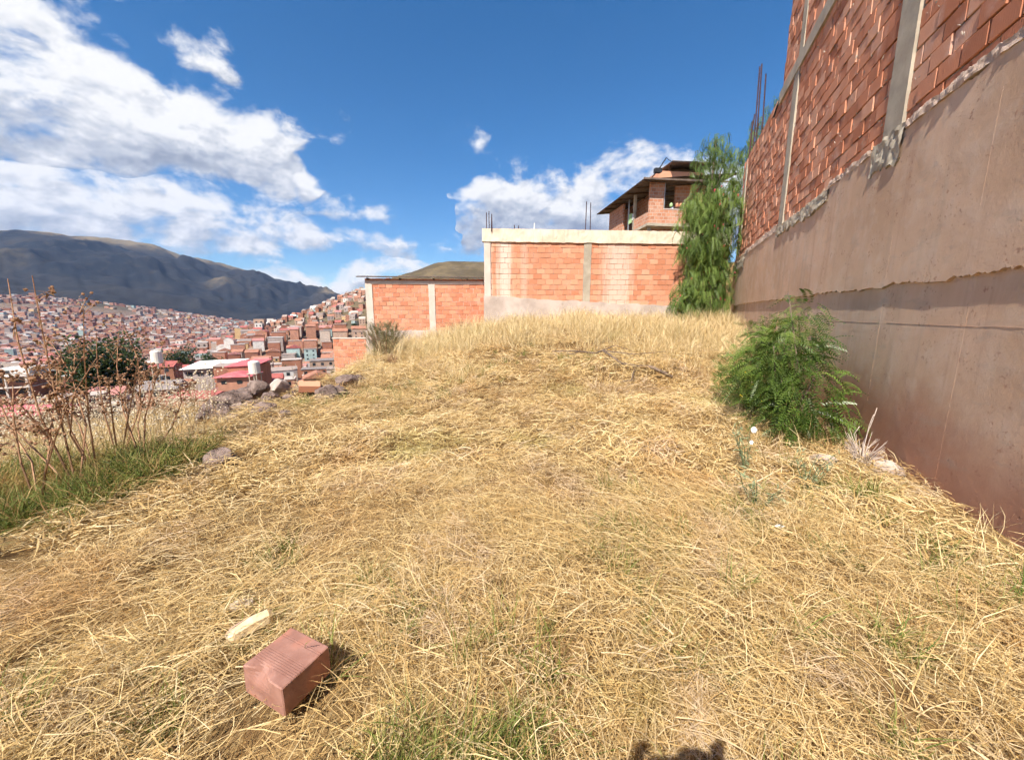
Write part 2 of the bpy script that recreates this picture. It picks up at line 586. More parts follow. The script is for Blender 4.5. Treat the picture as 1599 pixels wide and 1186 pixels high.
M_WRAP = simple('clear_crumpled_plastic', (0.36, 0.29, 0.24), (0.50, 0.43, 0.38), 14.0, 0.35, 0.5, 0.01)
M_CLOTH_G = simple('light_green_cloth', (0.35, 0.55, 0.25), (0.45, 0.62, 0.32), 6.0, 0.9, 0.1, 0.01)
M_CLOTH_W = simple('white_cloth', (0.75, 0.75, 0.75), (0.82, 0.82, 0.82), 6.0, 0.9, 0.1, 0.01)
M_TANK = simple('cream_water_tank', (0.70, 0.64, 0.54), (0.78, 0.73, 0.64), 1.0, 0.5, 0.05, 0.01)
M_PAINT_WHITE = simple('white_roof_panel', (0.72, 0.72, 0.66), (0.80, 0.80, 0.75), 0.7, 0.6, 0.1, 0.01)
M_ROOF_PINK = simple('pink_red_roof', (0.46, 0.10, 0.11), (0.58, 0.17, 0.17), 0.6, 0.75, 0.2, 0.03)


def plaster_mat():
    """brown-tan shuttered concrete with reddish soil splash at its foot"""
    m, q, out = new_mat('shuttered_concrete_tan')
    P = pos(q)
    x, y, z = q.sep(P)
    big = q.noise(P, 0.55, 5.0, 0.6)
    mid = q.noise(P, 3.5, 6.0, 0.62)
    fine = q.noise(P, 55.0, 4.0, 0.6)
    run = q.noise(q.vmath('MULTIPLY', P, (3.0, 3.0, 0.22)), 1.0, 5.0, 0.65)
    col = q.mix(q.smooth(big, 0.35, 0.65), (0.54, 0.355, 0.235), (0.66, 0.455, 0.32))
    col = q.mix(q.math('MULTIPLY', q.smooth(mid, 0.42, 0.72), 0.5), col, (0.66, 0.52, 0.41))
    col = q.mix(q.math('MULTIPLY', q.smooth(run, 0.52, 0.7), 0.40), col, (0.42, 0.235, 0.155))
    col = q.mix(q.math('MULTIPLY', q.smooth(run, 0.48, 0.30), 0.22), col, (0.30, 0.25, 0.21))
    soil = q.smooth(q.math('ADD', z, q.math('MULTIPLY', q.math('SUBTRACT', big, 0.5), 1.6)), 1.05, 0.15)
    col = q.mix(q.math('MULTIPLY', soil, 0.8), col, (0.36, 0.155, 0.095))
    scuff = q.math('MULTIPLY', q.smooth(q.noise(P, 2.3, 3.0, .6), .52, .62), q.smooth(q.noise(P, 22.0, 4.0, .7), .56, .66))
    col = q.mix(q.math('MULTIPLY', scuff, .6), col, (0.30, 0.13, 0.085))
    smear = q.smooth(q.noise(q.vmath('MULTIPLY', P, (1.2, 1.2, 3.5)), 1.7, 6.0, .65), .55, .72)
    col = q.mix(q.math('MULTIPLY', smear, .35), col, (0.40, 0.32, 0.26))
    pit = q.smooth(q.noise(P, 16.0, 3.0, 0.5), 0.70, 0.80)
    col = q.mix(q.math('MULTIPLY', pit, 0.5), col, (0.16, 0.10, 0.08))
    h = q.math('ADD', q.math('MULTIPLY', mid, 0.7), q.math('SUBTRACT', q.math('MULTIPLY', fine, 0.16), q.math('MULTIPLY', pit, 0.3)))
    principled(q, out, col, 0.88, 0.2, h, 0.35, 0.03)
    return m


M_PLASTER = plaster_mat()


def grass_mat(name, stops, green=0.0, green_cols=None, transl=0.3, brown=0.4, pink=0.0):
    m, q, out = new_mat(name)
    P = pos(q)
    r = q.add('ShaderNodeAttribute', attribute_name='rnd').outputs['Fac']
    oi = q.add('ShaderNodeObjectInfo').outputs['Random']
    t = q.math('ADD', q.math('MULTIPLY', r, 0.8), q.math('MULTIPLY', oi, 0.2))
    col = q.ramp(t, stops)
    n = q.noise(P, 0.9, 4.0, 0.6)
    n2 = q.noise(q.vmath('ADD', P, (31.0, 7.0, 0.0)), 0.55, 5.0, 0.65)
    col = q.mix(q.math('MULTIPLY', q.smooth(n, 0.5, 0.72), brown), col, (0.52, 0.285, 0.105))
    n3 = q.noise(q.vmath('ADD', P, (3.0, 17.0, 0.0)), 1.3, 4.0, 0.65)
    col = q.mix(q.math('MULTIPLY', q.smooth(n3, .5, .66), q.math('MULTIPLY', q.smooth(r, .25, .6), pink)), col, (0.66, 0.50, 0.37))
    n4 = q.noise(P, 2.6, 5.0, 0.7)
    col = q.mix(q.math('MULTIPLY', q.smooth(n4, .56, .72), brown * .8), col, (0.24, 0.125, 0.05))
    if green_cols:
        f = q.math('MULTIPLY', q.smooth(n2, 0.56, 0.70), green)
        col = q.mix(f, col, green_cols)
    d = q.add('ShaderNodeBsdfPrincipled')
    q.set(d.inputs['Base Color'], col)
    d.inputs['Roughness'].default_value = 0.6
    d.inputs['Specular IOR Level'].default_value = 0.25
    tr = q.add('ShaderNodeBsdfTranslucent')
    q.set(tr.inputs[0], col)
    mx = q.add('ShaderNodeMixShader')
    mx.inputs[0].default_value = transl
    q.l.new(d.outputs[0], mx.inputs[1])
    q.l.new(tr.outputs[0], mx.inputs[2])
    q.l.new(mx.outputs[0], out.inputs[0])
    return m


STRAW = [(0.0, (0.25, 0.145, 0.055)), (0.18, (0.52, 0.345, 0.135)), (0.5, (0.77, 0.58, 0.285)), (0.8, (0.84, 0.70, 0.44)), (1.0, (0.91, 0.84, 0.65))]
M_STRAW = grass_mat('cut_straw', STRAW, 0.42, (0.40, 0.38, 0.11), brown=0.55, pink=0.7)
M_TALL = grass_mat('tall_blond_grass', [(0.0, (0.50, 0.34, 0.12)), (0.5, (0.78, 0.62, 0.34)), (1.0, (0.90, 0.80, 0.56))], 0.25, (0.40, 0.40, 0.12), brown=0.2)
M_GREEN = grass_mat('green_grass_blade', [(0.0, (0.08, 0.115, 0.02)), (0.5, (0.175, 0.22, 0.045)), (0.8, (0.30, 0.31, 0.09)), (1.0, (0.55, 0.45, 0.18))], brown=0.1)
M_BANK = grass_mat('bank_grass_blade', [(0.0, (0.045, 0.07, 0.015)), (0.4, (0.12, 0.165, 0.03)), (0.65, (0.24, 0.25, 0.06)), (0.82, (0.36, 0.21, 0.085)), (1.0, (0.62, 0.46, 0.2))], brown=0.5)


def leaf_mat(name, stops, transl=0.3, rough=0.5, spec=0.3):
    m, q, out = new_mat(name)
    r = q.add('ShaderNodeAttribute', attribute_name='rnd').outputs['Fac']
    oi = q.add('ShaderNodeObjectInfo').outputs['Random']
    t = q.math('ADD', q.math('MULTIPLY', r, 0.85), q.math('MULTIPLY', oi, 0.15))
    col = q.ramp(t, stops)
    d = q.add('ShaderNodeBsdfPrincipled')
    q.set(d.inputs['Base Color'], col)
    d.inputs['Roughness'].default_value = rough
    d.inputs['Specular IOR Level'].default_value = spec
    tr = q.add('ShaderNodeBsdfTranslucent')
    q.set(tr.inputs[0], col)
    mx = q.add('ShaderNodeMixShader')
    mx.inputs[0].default_value = transl
    q.l.new(d.outputs[0], mx.inputs[1])
    q.l.new(tr.outputs[0], mx.inputs[2])
    q.l.new(mx.outputs[0], out.inputs[0])
    return m


M_LEAF_MOLLE = leaf_mat('pepper_tree_leaf', [(0.0, (0.07, 0.11, 0.025)), (0.5, (0.15, 0.225, 0.045)), (0.85, (0.25, 0.33, 0.08)), (1.0, (0.36, 0.40, 0.13))])
M_LEAF_SHRUB = leaf_mat('pepper_shrub_leaf', [(0.0, (0.06, 0.105, 0.018)), (0.5, (0.135, 0.205, 0.035)), (0.85, (0.23, 0.31, 0.06)), (1.0, (0.36, 0.40, 0.10))], rough=0.38, spec=0.5)
M_LEAF_HERB = leaf_mat('marigold_leaf', [(0.0, (0.09, 0.13, 0.03)), (0.5, (0.17, 0.25, 0.045)), (1.0, (0.30, 0.36, 0.08))])
M_LEAF_SAGE = leaf_mat('grey_green_leaf', [(0.0, (0.15, 0.13, 0.06)), (0.5, (0.25, 0.24, 0.12)), (1.0, (0.40, 0.35, 0.2))])
M_LEAF_DARK = leaf_mat('dark_town_tree_leaf', [(0.0, (0.02, 0.035, 0.012)), (0.5, (0.045, 0.07, 0.02)), (1.0, (0.10, 0.13, 0.04))])
M_LEAF_DRY = leaf_mat('curled_dry_leaf', [(0.0, (0.18, 0.10, 0.05)), (0.5, (0.34, 0.21, 0.11)), (1.0, (0.52, 0.37, 0.21))])
M_LEAF_BLUE = leaf_mat('blue_green_weed_leaf', [(0.0, (0.16, 0.20, 0.10)), (0.5, (0.28, 0.33, 0.18)), (1.0, (0.42, 0.45, 0.28))])


def ground_mat():
    m, q, out = new_mat('ground_soil_thatch')
    P = pos(q)
    zone = q.add('ShaderNodeAttribute', attribute_name='zone').outputs['Fac']        # 0 lot, 1 town, 2 hillside
    n1 = q.noise(P, 2.2, 6.0, 0.65)
    n2 = q.noise(P, 26.0, 6.0, 0.7)
    near = q.mix(q.smooth(n1, 0.35, 0.65), (0.13, 0.075, 0.032), (0.27, 0.175, 0.075))
    near = q.mix(q.math('MULTIPLY', q.smooth(n2, 0.5, 0.72), 0.55), near, (0.50, 0.36, 0.17))
    n3 = q.noise(P, 0.02, 6.0, 0.65)
    n4 = q.noise(P, 0.15, 5.0, 0.65)
    town = q.mix(q.smooth(n4, 0.35, 0.65), (0.13, 0.085, 0.06), (0.25, 0.18, 0.13))
    hill = q.mix(q.smooth(n3, 0.4, 0.62), (0.085, 0.066, 0.042), (0.16, 0.12, 0.07))
    hill = q.mix(q.math('MULTIPLY', q.smooth(n4, 0.55, 0.7), 0.6), hill, (0.08, 0.075, 0.035))
    c = q.mix(q.smooth(zone, 0.0, 1.0), near, town)
    c = q.mix(q.smooth(zone, 1.0, 2.0), c, hill)
    c = q.mix(q.smooth(zone, 2.0, 3.0), c, (0.075, 0.065, 0.04))
    principled(q, out, c, 0.95, 0.1, q.math('ADD', n1, n2), 0.6, 0.04)
    return m


M_GROUND = ground_mat()


def mountain_mat():
    m, q, out = new_mat('mountain_cloud_shaded')
    P = pos(q)
    tan_ = q.add('ShaderNodeAttribute', attribute_name='tan').outputs['Fac']
    n1 = q.noise(P, 0.0022, 8.0, 0.62, 0.4)
    n2 = q.noise(P, 0.02, 6.0, 0.65)
    c = q.mix(q.smooth(n1, 0.35, 0.65), (0.016, 0.018, 0.021), (0.036, 0.033, 0.030))  # cloud shadow over the slopes is put into this dark base colour
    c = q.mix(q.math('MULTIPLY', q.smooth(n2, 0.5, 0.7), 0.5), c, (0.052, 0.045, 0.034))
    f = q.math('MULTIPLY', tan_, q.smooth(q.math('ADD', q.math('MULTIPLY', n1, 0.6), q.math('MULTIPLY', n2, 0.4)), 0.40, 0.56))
    c = q.mix(f, c, (0.26, 0.20, 0.115))  # sunlit patches painted in tan
    principled(q, out, c, 0.95, 0.05, n2, 0.5, 8.0)
    return m


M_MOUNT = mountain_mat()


def attr_color_mat(name, rough=0.85, window=False):
    """far houses: colour stored per face, weathering on top"""
    m, q, out = new_mat(name)
    c = q.add('ShaderNodeAttribute', attribute_name='col').outputs['Vector']
    n = q.noise(pos(q), 0.6, 5.0, 0.65)
    col = q.mix(q.math('MULTIPLY', q.smooth(n, 0.4, 0.75), 0.35), c, (0.30, 0.21, 0.16))
    principled(q, out, col, rough, 0.2)
    return m


M_TOWN = attr_color_mat('town_masonry')

# ------------------------------------------------------------------ ground: one sheet from the lot to the valley
EDGE = np.array([(-8, -3.8), (2.3, -3.45), (4.1, -3.4), (6.4, -4.3), (8.4, -4.4), (12, -4.6), (16, -5.3), (18, -6.0), (30, -8.5), (200, -60), (600, -200)], float)
DROP = np.array([(0, 0), (4, -0.02), (8, -0.42), (12, -0.9), (15, -1.6), (20, -3.2), (40, -8.2), (108, -19.4), (180, -29), (360, -42.5), (720, -58), (1440, -70), (2700, -76), (6000, -82)], float)


def hill_h(x, y):
    dx = np.maximum(-78 - x, 0)
    d = np.hypot(dx, y - 530)
    h = EYE + 66 - 0.42 * np.maximum(d - 22, 0)
    return h + (fbm(x / 40, y / 40, 5) - 0.5) * 9 * sstep(d, 10, 80)


def G(x, y):
    x = np.asarray(x, float)
    y = np.asarray(y, float)
    d = np.hypot(x, y)
    az = np.degrees(np.arctan2(x, y))
    lot = 1.2 * sstep(y, 6.5, 15.5) * sstep(x, -6.0, 1.0)
    lot = lot - 0.22 * sstep(x - 0.395 * y, 1.6, 2.6) * sstep(y, 2.5, 5) * (1 - sstep(y, 8, 13))
    lot = lot + 0.25 * np.exp(-(((x - 3.5) / 3.0) ** 2 + ((y - 12.5) / 1.8) ** 2)) + 0.35 * np.exp(-(((x - 2.8) / 2.2) ** 2 + ((y - 8.8) / 1.6) ** 2))
    lot = lot + 0.32 * np.maximum(y - 17, 0) * sstep(x, -9, 6) * (1 - sstep(y, 150, 260))
    lot = np.minimum(lot, 5.5)
    out = np.interp(d, DROP[:, 0], DROP[:, 1])
    rise = sstep(-az, 26, 54) * 150 * sstep(d, 1000, 2600)
    out = out + np.where(y > -50, rise, 0) + (fbm(x / 60, y / 60, 3) - 0.5) * 5 * sstep(d, 60, 200)
    w = sstep(np.interp(y, EDGE[:, 0], EDGE[:, 1]) - x, -0.15, 1.3)
    g = lot * (1 - w) + out * w
    g = np.maximum(g, np.where(d > 200, hill_h(x, y), -1e9))
    fine = (fbm(x * 1.1, y * 1.1, 11) - 0.5) * 0.27 + (fbm(x * 3.2, y * 3.2, 12) - 0.5) * 0.15
    # raked furrow in the mown straw
    fx, fy = x + 1.62, y - 1.32
    along = fx * 0.86 + fy * 0.5
    across = -fx * 0.5 + fy * 0.86
    fur = -0.07 * np.exp(-(across / 0.05) ** 2) * sstep(along, -1.2, -0.4) * (1 - sstep(along, 0.1, 0.4))
    return g + fine * (1 - sstep(d, 20, 60)) + fur


def build_ground():
    az = np.radians(np.concatenate([np.arange(-66, 50, 0.55), np.arange(50, 294, 4.0)]))
    r = [0.0, 0.25]
    while r[-1] < 5200:
        r.append(r[-1] + max(0.06, 0.028 * r[-1]))
    r = np.array(r)
    A, R = np.meshgrid(az, r)
    X, Y = R * np.sin(A), R * np.cos(A)
    Z = G(X, Y)
    nr, na = X.shape
    idx = np.arange(nr * na).reshape(nr, na)
    nxt = np.roll(idx, -1, axis=1)
    F = np.stack([idx[:-1], idx[1:], nxt[1:], nxt[:-1]], -1).reshape(-1, 4)
    d = np.hypot(X, Y)
    zone = sstep(d, 35, 70)
    zone = np.where((d > 200) & (hill_h(X, Y) > Z - 0.5), 1.0 + sstep(hill_h(X, Y), -25, 0), zone)
    zone = np.maximum(zone, 3 * sstep(d, 1700, 2500))
    o = link('ground', make_mesh('ground', np.stack([X, Y, Z], -1).reshape(-1, 3), F[:, ::-1], M_GROUND, True, {'zone': zone.ravel()}))
    tag(o, kind='structure')


build_ground()


def build_mountain():
    ridge = [(-400, 345), (-150, 350), (0, 352), (60, 357), (110, 365), (150, 366), (180, 372), (240, 380), (300, 398), (340, 408), (400, 425), (460, 443), (535, 464), (600, 480), (680, 492)]
    ra, rt = [], []
    for px, py in ridge:
        a, e = azel(px, py)
        ra.append(a)
        rt.append(math.tan(e))
    ra = [-1.9] + ra
    rt = [0.12] + rt
    az = np.linspace(-1.9, -0.17, 420)
    t = np.linspace(0, 1.45, 150)
    A, T = np.meshgrid(az, t)
    R0, R1 = 2300.0, 4700.0
    D = R0 + (R1 - R0) * T
    base = -110.0 + 150 * sstep(-np.degrees(A), 26, 54)
    top = np.interp(A, ra, rt) * R1 + EYE
    prof = np.where(T < 1, np.clip(T, 0, 1) ** 1.3, 1 - (T - 1) * 1.3)
    X, Y = D * np.sin(A), D * np.cos(A)
    rv = 1 - np.abs(2 * fbm(X / 1100 + 3, Y / 1100, 21, 5) - 1)
    rv2 = 1 - np.abs(2 * fbm(A * 15, T * 1.1 + A * 3, 29, 4) - 1)
    amp = np.sin(np.clip(T, 0, 1) ** 1.5 * math.pi)
    Z = base + (top - base) * prof + amp * ((rv - 0.7) * 340 + (rv2 - 0.7) * 110) + (0.35 + amp) * (np.abs(2 * fbm(X / 330, Y / 330, 27, 4) - 1) - .25) * -95 * (T > .08) + (fbm(X / 160, Y / 160, 23, 4) - 0.5) * 34 * (0.5 + 1.2 * sstep(T, .8, 1)) - 20 * sstep(T, .8, 1)
    n0, n1 = X.shape
    idx = np.arange(n0 * n1).reshape(n0, n1)
    F = np.stack([idx[:-1, :-1], idx[:-1, 1:], idx[1:, 1:], idx[1:, :-1]], -1).reshape(-1, 4)
    # dry-grass tan painted as sunlit patches on the ridge and a few spurs
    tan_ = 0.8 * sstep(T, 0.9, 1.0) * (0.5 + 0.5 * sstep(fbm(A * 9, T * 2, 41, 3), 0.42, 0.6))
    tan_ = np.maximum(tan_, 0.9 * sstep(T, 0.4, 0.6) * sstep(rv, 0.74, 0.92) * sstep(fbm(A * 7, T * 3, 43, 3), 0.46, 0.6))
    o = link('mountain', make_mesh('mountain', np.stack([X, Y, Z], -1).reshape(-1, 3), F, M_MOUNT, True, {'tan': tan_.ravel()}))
    tag(o, kind='structure')


build_mountain()


# ------------------------------------------------------------------ bricks
def brick_mesh(name, L_, H_, D_, seed, mat):
    """chamfered clay block, face towards +Y, centred on x and z"""
    rs = random.Random(seed)
    c = 0.006
    V, Q = [], []

    def ring(y, e):
        b = len(V)
        for sx, sz in ((-1, -1), (1, -1), (1, 1), (-1, 1)):
            V.append((sx * (L_ / 2 - e) + rs.uniform(-.003, .003), y, sz * (H_ / 2 - e) + rs.uniform(-.003, .003)))
        return b
    a = ring(-D_, 0)
    b = ring(-c * 1.3, 0)
    f = ring(0, c)
    for s, t in ((a, b), (b, f)):
        for k in range(4):
            k2 = (k + 1) % 4
            Q.append([s + k, t + k, t + k2, s + k2])
    Q.append([f + 3, f + 2, f + 1, f])
    return make_mesh(name, V, np.array(Q), mat)


def lay_bricks(parent, segs, z0, rows, mat, keep, BL=0.33, BH=0.195, RH=0.21, gap=0.012, D=0.09, front=0.0, seed=1, near=None, rough=0.007):
    """running bond between columns; the `keep` bricks nearest to `near` become objects, the rest one joined part"""
    rs = random.Random(seed)
    meshes = [brick_mesh('brick', BL, BH, D, seed * 10 + k, mat) for k in range(5)]
    items = []
    for r in range(rows):
        z = z0 + r * RH + RH / 2
        for (xa, xb) in segs:
            x = xa - (0.5 * (BL + gap) if r % 2 else 0) + rs.uniform(-0.03, 0.03)
            while x < xb:
                l = max(x, xa)
                h = min(x + BL, xb)
                if h - l > 0.05:
                    items.append(((l + h) / 2, z + rs.uniform(-.006, .006), (h - l) / BL, front + rs.uniform(-rough, rough), rs.uniform(-.014, .014), rs.uniform(-.02, .02)))
                x += BL + gap + rs.uniform(-0.006, 0.01)
    if near is not None:
        items.sort(key=lambda i: near(i[0], i[1]))
    for it in items[:keep]:
        o = bpy.data.objects.new('brick', meshes[rs.randrange(5)])
        COL.objects.link(o)
        o.parent = parent
        o.location = (it[0], it[3], it[1])
        o.scale = (it[2], 1, 1)
        o.rotation_euler = (0, it[4], it[5])
    rest = items[keep:]
    if rest:
        me = meshes[0]
        bv = np.zeros(len(me.vertices) * 3, np.float32)
        me.vertices.foreach_get('co', bv)
        bv = bv.reshape(-1, 3)
        bq = np.array([list(p.vertices) for p in me.polygons])
        Vs, Qs, rn = [], [], []
        for k, it in enumerate(rest):
            M = Matrix.Translation((it[0], it[3], it[1])) @ Matrix.Rotation(it[5], 4, 'Z') @ Matrix.Rotation(it[4], 4, 'Y') @ Matrix.Diagonal((it[2], 1, 1, 1))
            M = np.array(M)
            Vs.append(bv @ M[:3, :3].T + M[:3, 3])
            Qs.append(bq + k * len(bv))
            rn.append(np.full(len(bv), rs.random()))
        o = link('brickwork', make_mesh('brickwork', np.concatenate(Vs), np.concatenate(Qs), mat, False, {'rnd': np.concatenate(rn)}), parent)
        o['kind'] = 'stuff'


def ragged(mb, s0, s1, zb, zt, y0, y1, ab=0.03, at=0.03, step=0.045, seed=0, yj=0.0, nz=2):
    """a cast panel with broken lower and upper edges, face towards +Y"""
    s = np.arange(s0, s1 + step, step)
    n = len(s)
    b = zb + (fbm(s * 5, s * 0 + seed, seed, 5, 0.72) - 0.5) * 2 * ab
    t = zt + (fbm(s * 6, s * 0 + seed + 9, seed + 3, 4, 0.65) - 0.5) * 2 * at
    rows = [np.stack([s, np.full(n, y0), b], 1)]
    for k in range(nz):
        f = k / (nz - 1)
        z = b + 0.004 + (t - b - 0.008) * f
        yy = y1 + (fbm(s * 11, z * 11 + 4, seed + 5, 3) - 0.5) * 2 * yj
        rows.append(np.stack([s, yy, z], 1))
    rows.append(np.stack([s, np.full(n, y0), t], 1))
    V = np.concatenate(rows)
    i = np.arange(n - 1)
    Q = np.concatenate([np.stack([i + k * n, i + k * n + 1, i + (k + 1) * n + 1, i + (k + 1) * n], 1)[:, ::-1] for k in range(nz + 1)])
    mb.raw(V, Q)
    return mb


# ------------------------------------------------------------------ building on the right: shuttered concrete foot, brick above
WALL_A = math.radians(21.57)
W0 = Vector((3.60, 2.47, 0.0))
WDIR = Vector((math.sin(WALL_A), math.cos(WALL_A), 0))


def build_right():
    e = empty('brick_building', W0, math.pi / 2 - WALL_A)      # local x runs along the wall away from the camera, +y faces the lot
    tag(e, 'tall bare-brick building side wall on a tan shuttered-concrete foot along the lot', 'building')
    S0, S1 = -7.0, 14.45
    MB().box(S0, S1, -0.32, 0.0, -1.0, 1.97).build('foot_wall', M_PLASTER, e)
    p = MB()
    ragged(p, S0, S1, 1.93, 3.70, -0.30, 0.034, 0.055, 0.07, 0.025, 3)
    p.build('upper_panel', M_PLASTER, e)
    l = MB()
    ragged(l, 4.7, 7.9, 3.44, 3.66, -0.02, 0.065, 0.10, 0.04, 0.03, 8, 0.025, 8)
    l.build('broken_ledge', M_CONC, e)
    l = MB()
    ragged(l, 2.5, 3.2, 3.36, 3.76, -0.02, 0.055, 0.10, 0.06, 0.03, 12, 0.03, 10)
    l.build('broken_ledge', M_CONC, e)
    l = MB()
    ragged(l, 12.2, S1, 3.25, 3.5, -0.02, 0.065, 0.12, 0.08, 0.03, 14, 0.02, 8)
    l.build('broken_ledge', M_CONC, e)
    l = MB()
    ragged(l, 8.0, 12.2, 3.60, 3.76, -0.02, 0.05, 0.06, 0.05, 0.03, 15, 0.03, 6)
    l.build('mortar_ledge', M_MORTAR_PALE, e)
    l = MB()
    ragged(l, S0, 2.45, 3.67, 3.77, -0.02, 0.048, 0.02, 0.05, 0.02, 16, 0.03, 5)
    l.build('mortar_ledge', M_MORTAR_PALE, e)
    l = MB()
    ragged(l, 3.3, 4.7, 3.67, 3.76, -0.02, 0.045, 0.02, 0.05, 0.02, 17, 0.03, 5)
    l.build('mortar_ledge', M_MORTAR_PALE, e)
    # fins left by the shutter boards
    for (a, b, za) in ((-1.0, 0.75, 1.497), (0.8, 2.3, 1.492), (2.5, 4.1, 1.489)):
        m = MB()
        ragged(m, a, b, za, za + .006, -0.01, 0.0025, .003, .003, .06, int(b * 10), .001)
        m.build('shutter_fin', M_PLASTER, e)
    rf = random.Random(3)
    for s, z0_, z1_, y_ in ((2.455, 0.5, 1.88, .0), (0.99, 0.0, 1.88, .0), (5.3, 0.9, 1.8, .0), (1.03, 2.5, 3.4, .034), (2.40, 2.0, 2.5, .034)):
        MB().box(s, s + 0.005, y_ - .01, y_ + .0008, z0_, z1_).build('shutter_fin', M_PLASTER, e)
    f = MB()
    ragged(f, S0, 2.2, -1.0, -0.12, -0.02, 0.10, 0.02, 0.06, 0.05, 19, 0.03, 8)
    f.build('footing', M_PLASTER, e)
    cols = [(-2.6, -2.2), (2.62, 3.05), (7.62, 8.0), (13.62, 13.85)]
    for k, (a, b) in enumerate(cols):
        c = MB()
        c.box(a, b, -0.28, 0.028, 3.6, 6.98)
        c.build('column', M_CONC, e)
    MB().box(S0, 9.32, -0.28, 0.045, 6.98, 7.27).build('slab_beam', M_CONC, e)
    MB().box(S0, 14.4, -0.30, -0.022, 3.6, 6.98).build('mortar_backing', M_MORTAR, e)
    MB().box(9.32, 14.4, -0.30, -0.022, 6.98, 7.24).build('mortar_backing', M_MORTAR, e)
    MB().box(S0, 9.2, -0.30, -0.022, 7.27, 10.6).build('mortar_backing', M_MORTAR, e)
    for (a, b) in ((7.55, 7.85), (2.62, 3.0)):
        MB().box(a, b, -0.28, 0.02, 7.27, 10.6).build('column', M_CONC, e)
    MB().box(S0, 9.1, -6.0, -0.31, 3.0, 10.55).build('rear_walls', M_BRICK_FAR, e)
    MB().box(9.1, 14.3, -6.0, -0.31, 0.0, 7.2).build('rear_walls', M_BRICK_FAR, e)
    segs = [(S0, -2.6), (-2.2, 2.62), (3.05, 7.62), (8.0, 13.62), (13.85, 14.42)]
    lay_bricks(e, segs, 3.68, 16, M_BRICK_R, 300, seed=2, near=lambda s, z: abs(s - 1.6) + 0.7 * abs(z - 4.2), rough=0.010)
    lay_bricks(e, [(9.34, 13.62), (13.85, 14.42)], 7.04, 1, M_BRICK_R, 0, seed=3, rough=0.01)
    lay_bricks(e, [(S0, 2.62), (3.0, 7.55), (7.85, 9.2)], 7.28, 15, M_BRICK_R, 0, seed=4, rough=0.01)
    # squeezed-out mortar and chips along the joints
    rg = np.random.default_rng(14)
    ov = np.array([(0, 0, 1.), (1, 0, 0), (0, 1, 0), (-1, 0, 0), (0, -1, 0), (0, 0, -1.)])
    of = np.array([(0, 1, 2), (0, 2, 3), (0, 3, 4), (0, 4, 1), (5, 2, 1), (5, 3, 2), (5, 4, 3), (5, 1, 4)])
    n = 1500
    row = rg.integers(0, 16, n)
    sx = rg.uniform(-1.5, 13.5, n)
    P_ = np.stack([sx, rg.uniform(-.019, -.006, n), 3.68 + row * .21 + rg.normal(0, .012, n)], 1)
    v_j = rg.random(n) < .4
    P_[v_j, 2] += .105
    M_ = rot_mats(P_, rg.random(n) * .6, rg.normal(0, .4, n), rg.random(n) * 6, np.ones(n))
    M_[:, :3, :3] *= np.stack([rg.uniform(.012, .055, n), rg.uniform(.006, .016, n), rg.uniform(.006, .016, n)], 1)[:, None, :]
    lv, lf, _ = merge(ov, of, M_)
    link('mortar_lumps', make_mesh('mortar_lumps', lv, lf, M_MORTAR), e)['kind'] = 'stuff'
    # starter bars over the far corner column
    rs = random.Random(5)
    for (s, y, zt) in ((13.25, -0.05, 9.95), (13.0, -0.08, 9.9), (13.1, -0.24, 9.6), (13.9, -0.06, 8.75), (14.15, -0.08, 8.6), (14.2, -0.26, 8.5)):
        m = MB()
        m.tube([(s, y, 7.1), (s + rs.uniform(-.02, .02), y, 8.2), (s + rs.uniform(-.06, .06), y + rs.uniform(-.05, .05), zt)], 0.024, 5)
        m.build('starter_bar', M_REBAR, e)
    m = MB()
    m.tube([(9.25, 0.0, 7.3), (9.5, 0.02, 7.1), (9.8, 0.04, 6.9)], 0.02, 5)
    m.build('black_cable', M_BLACK, e)


build_right()


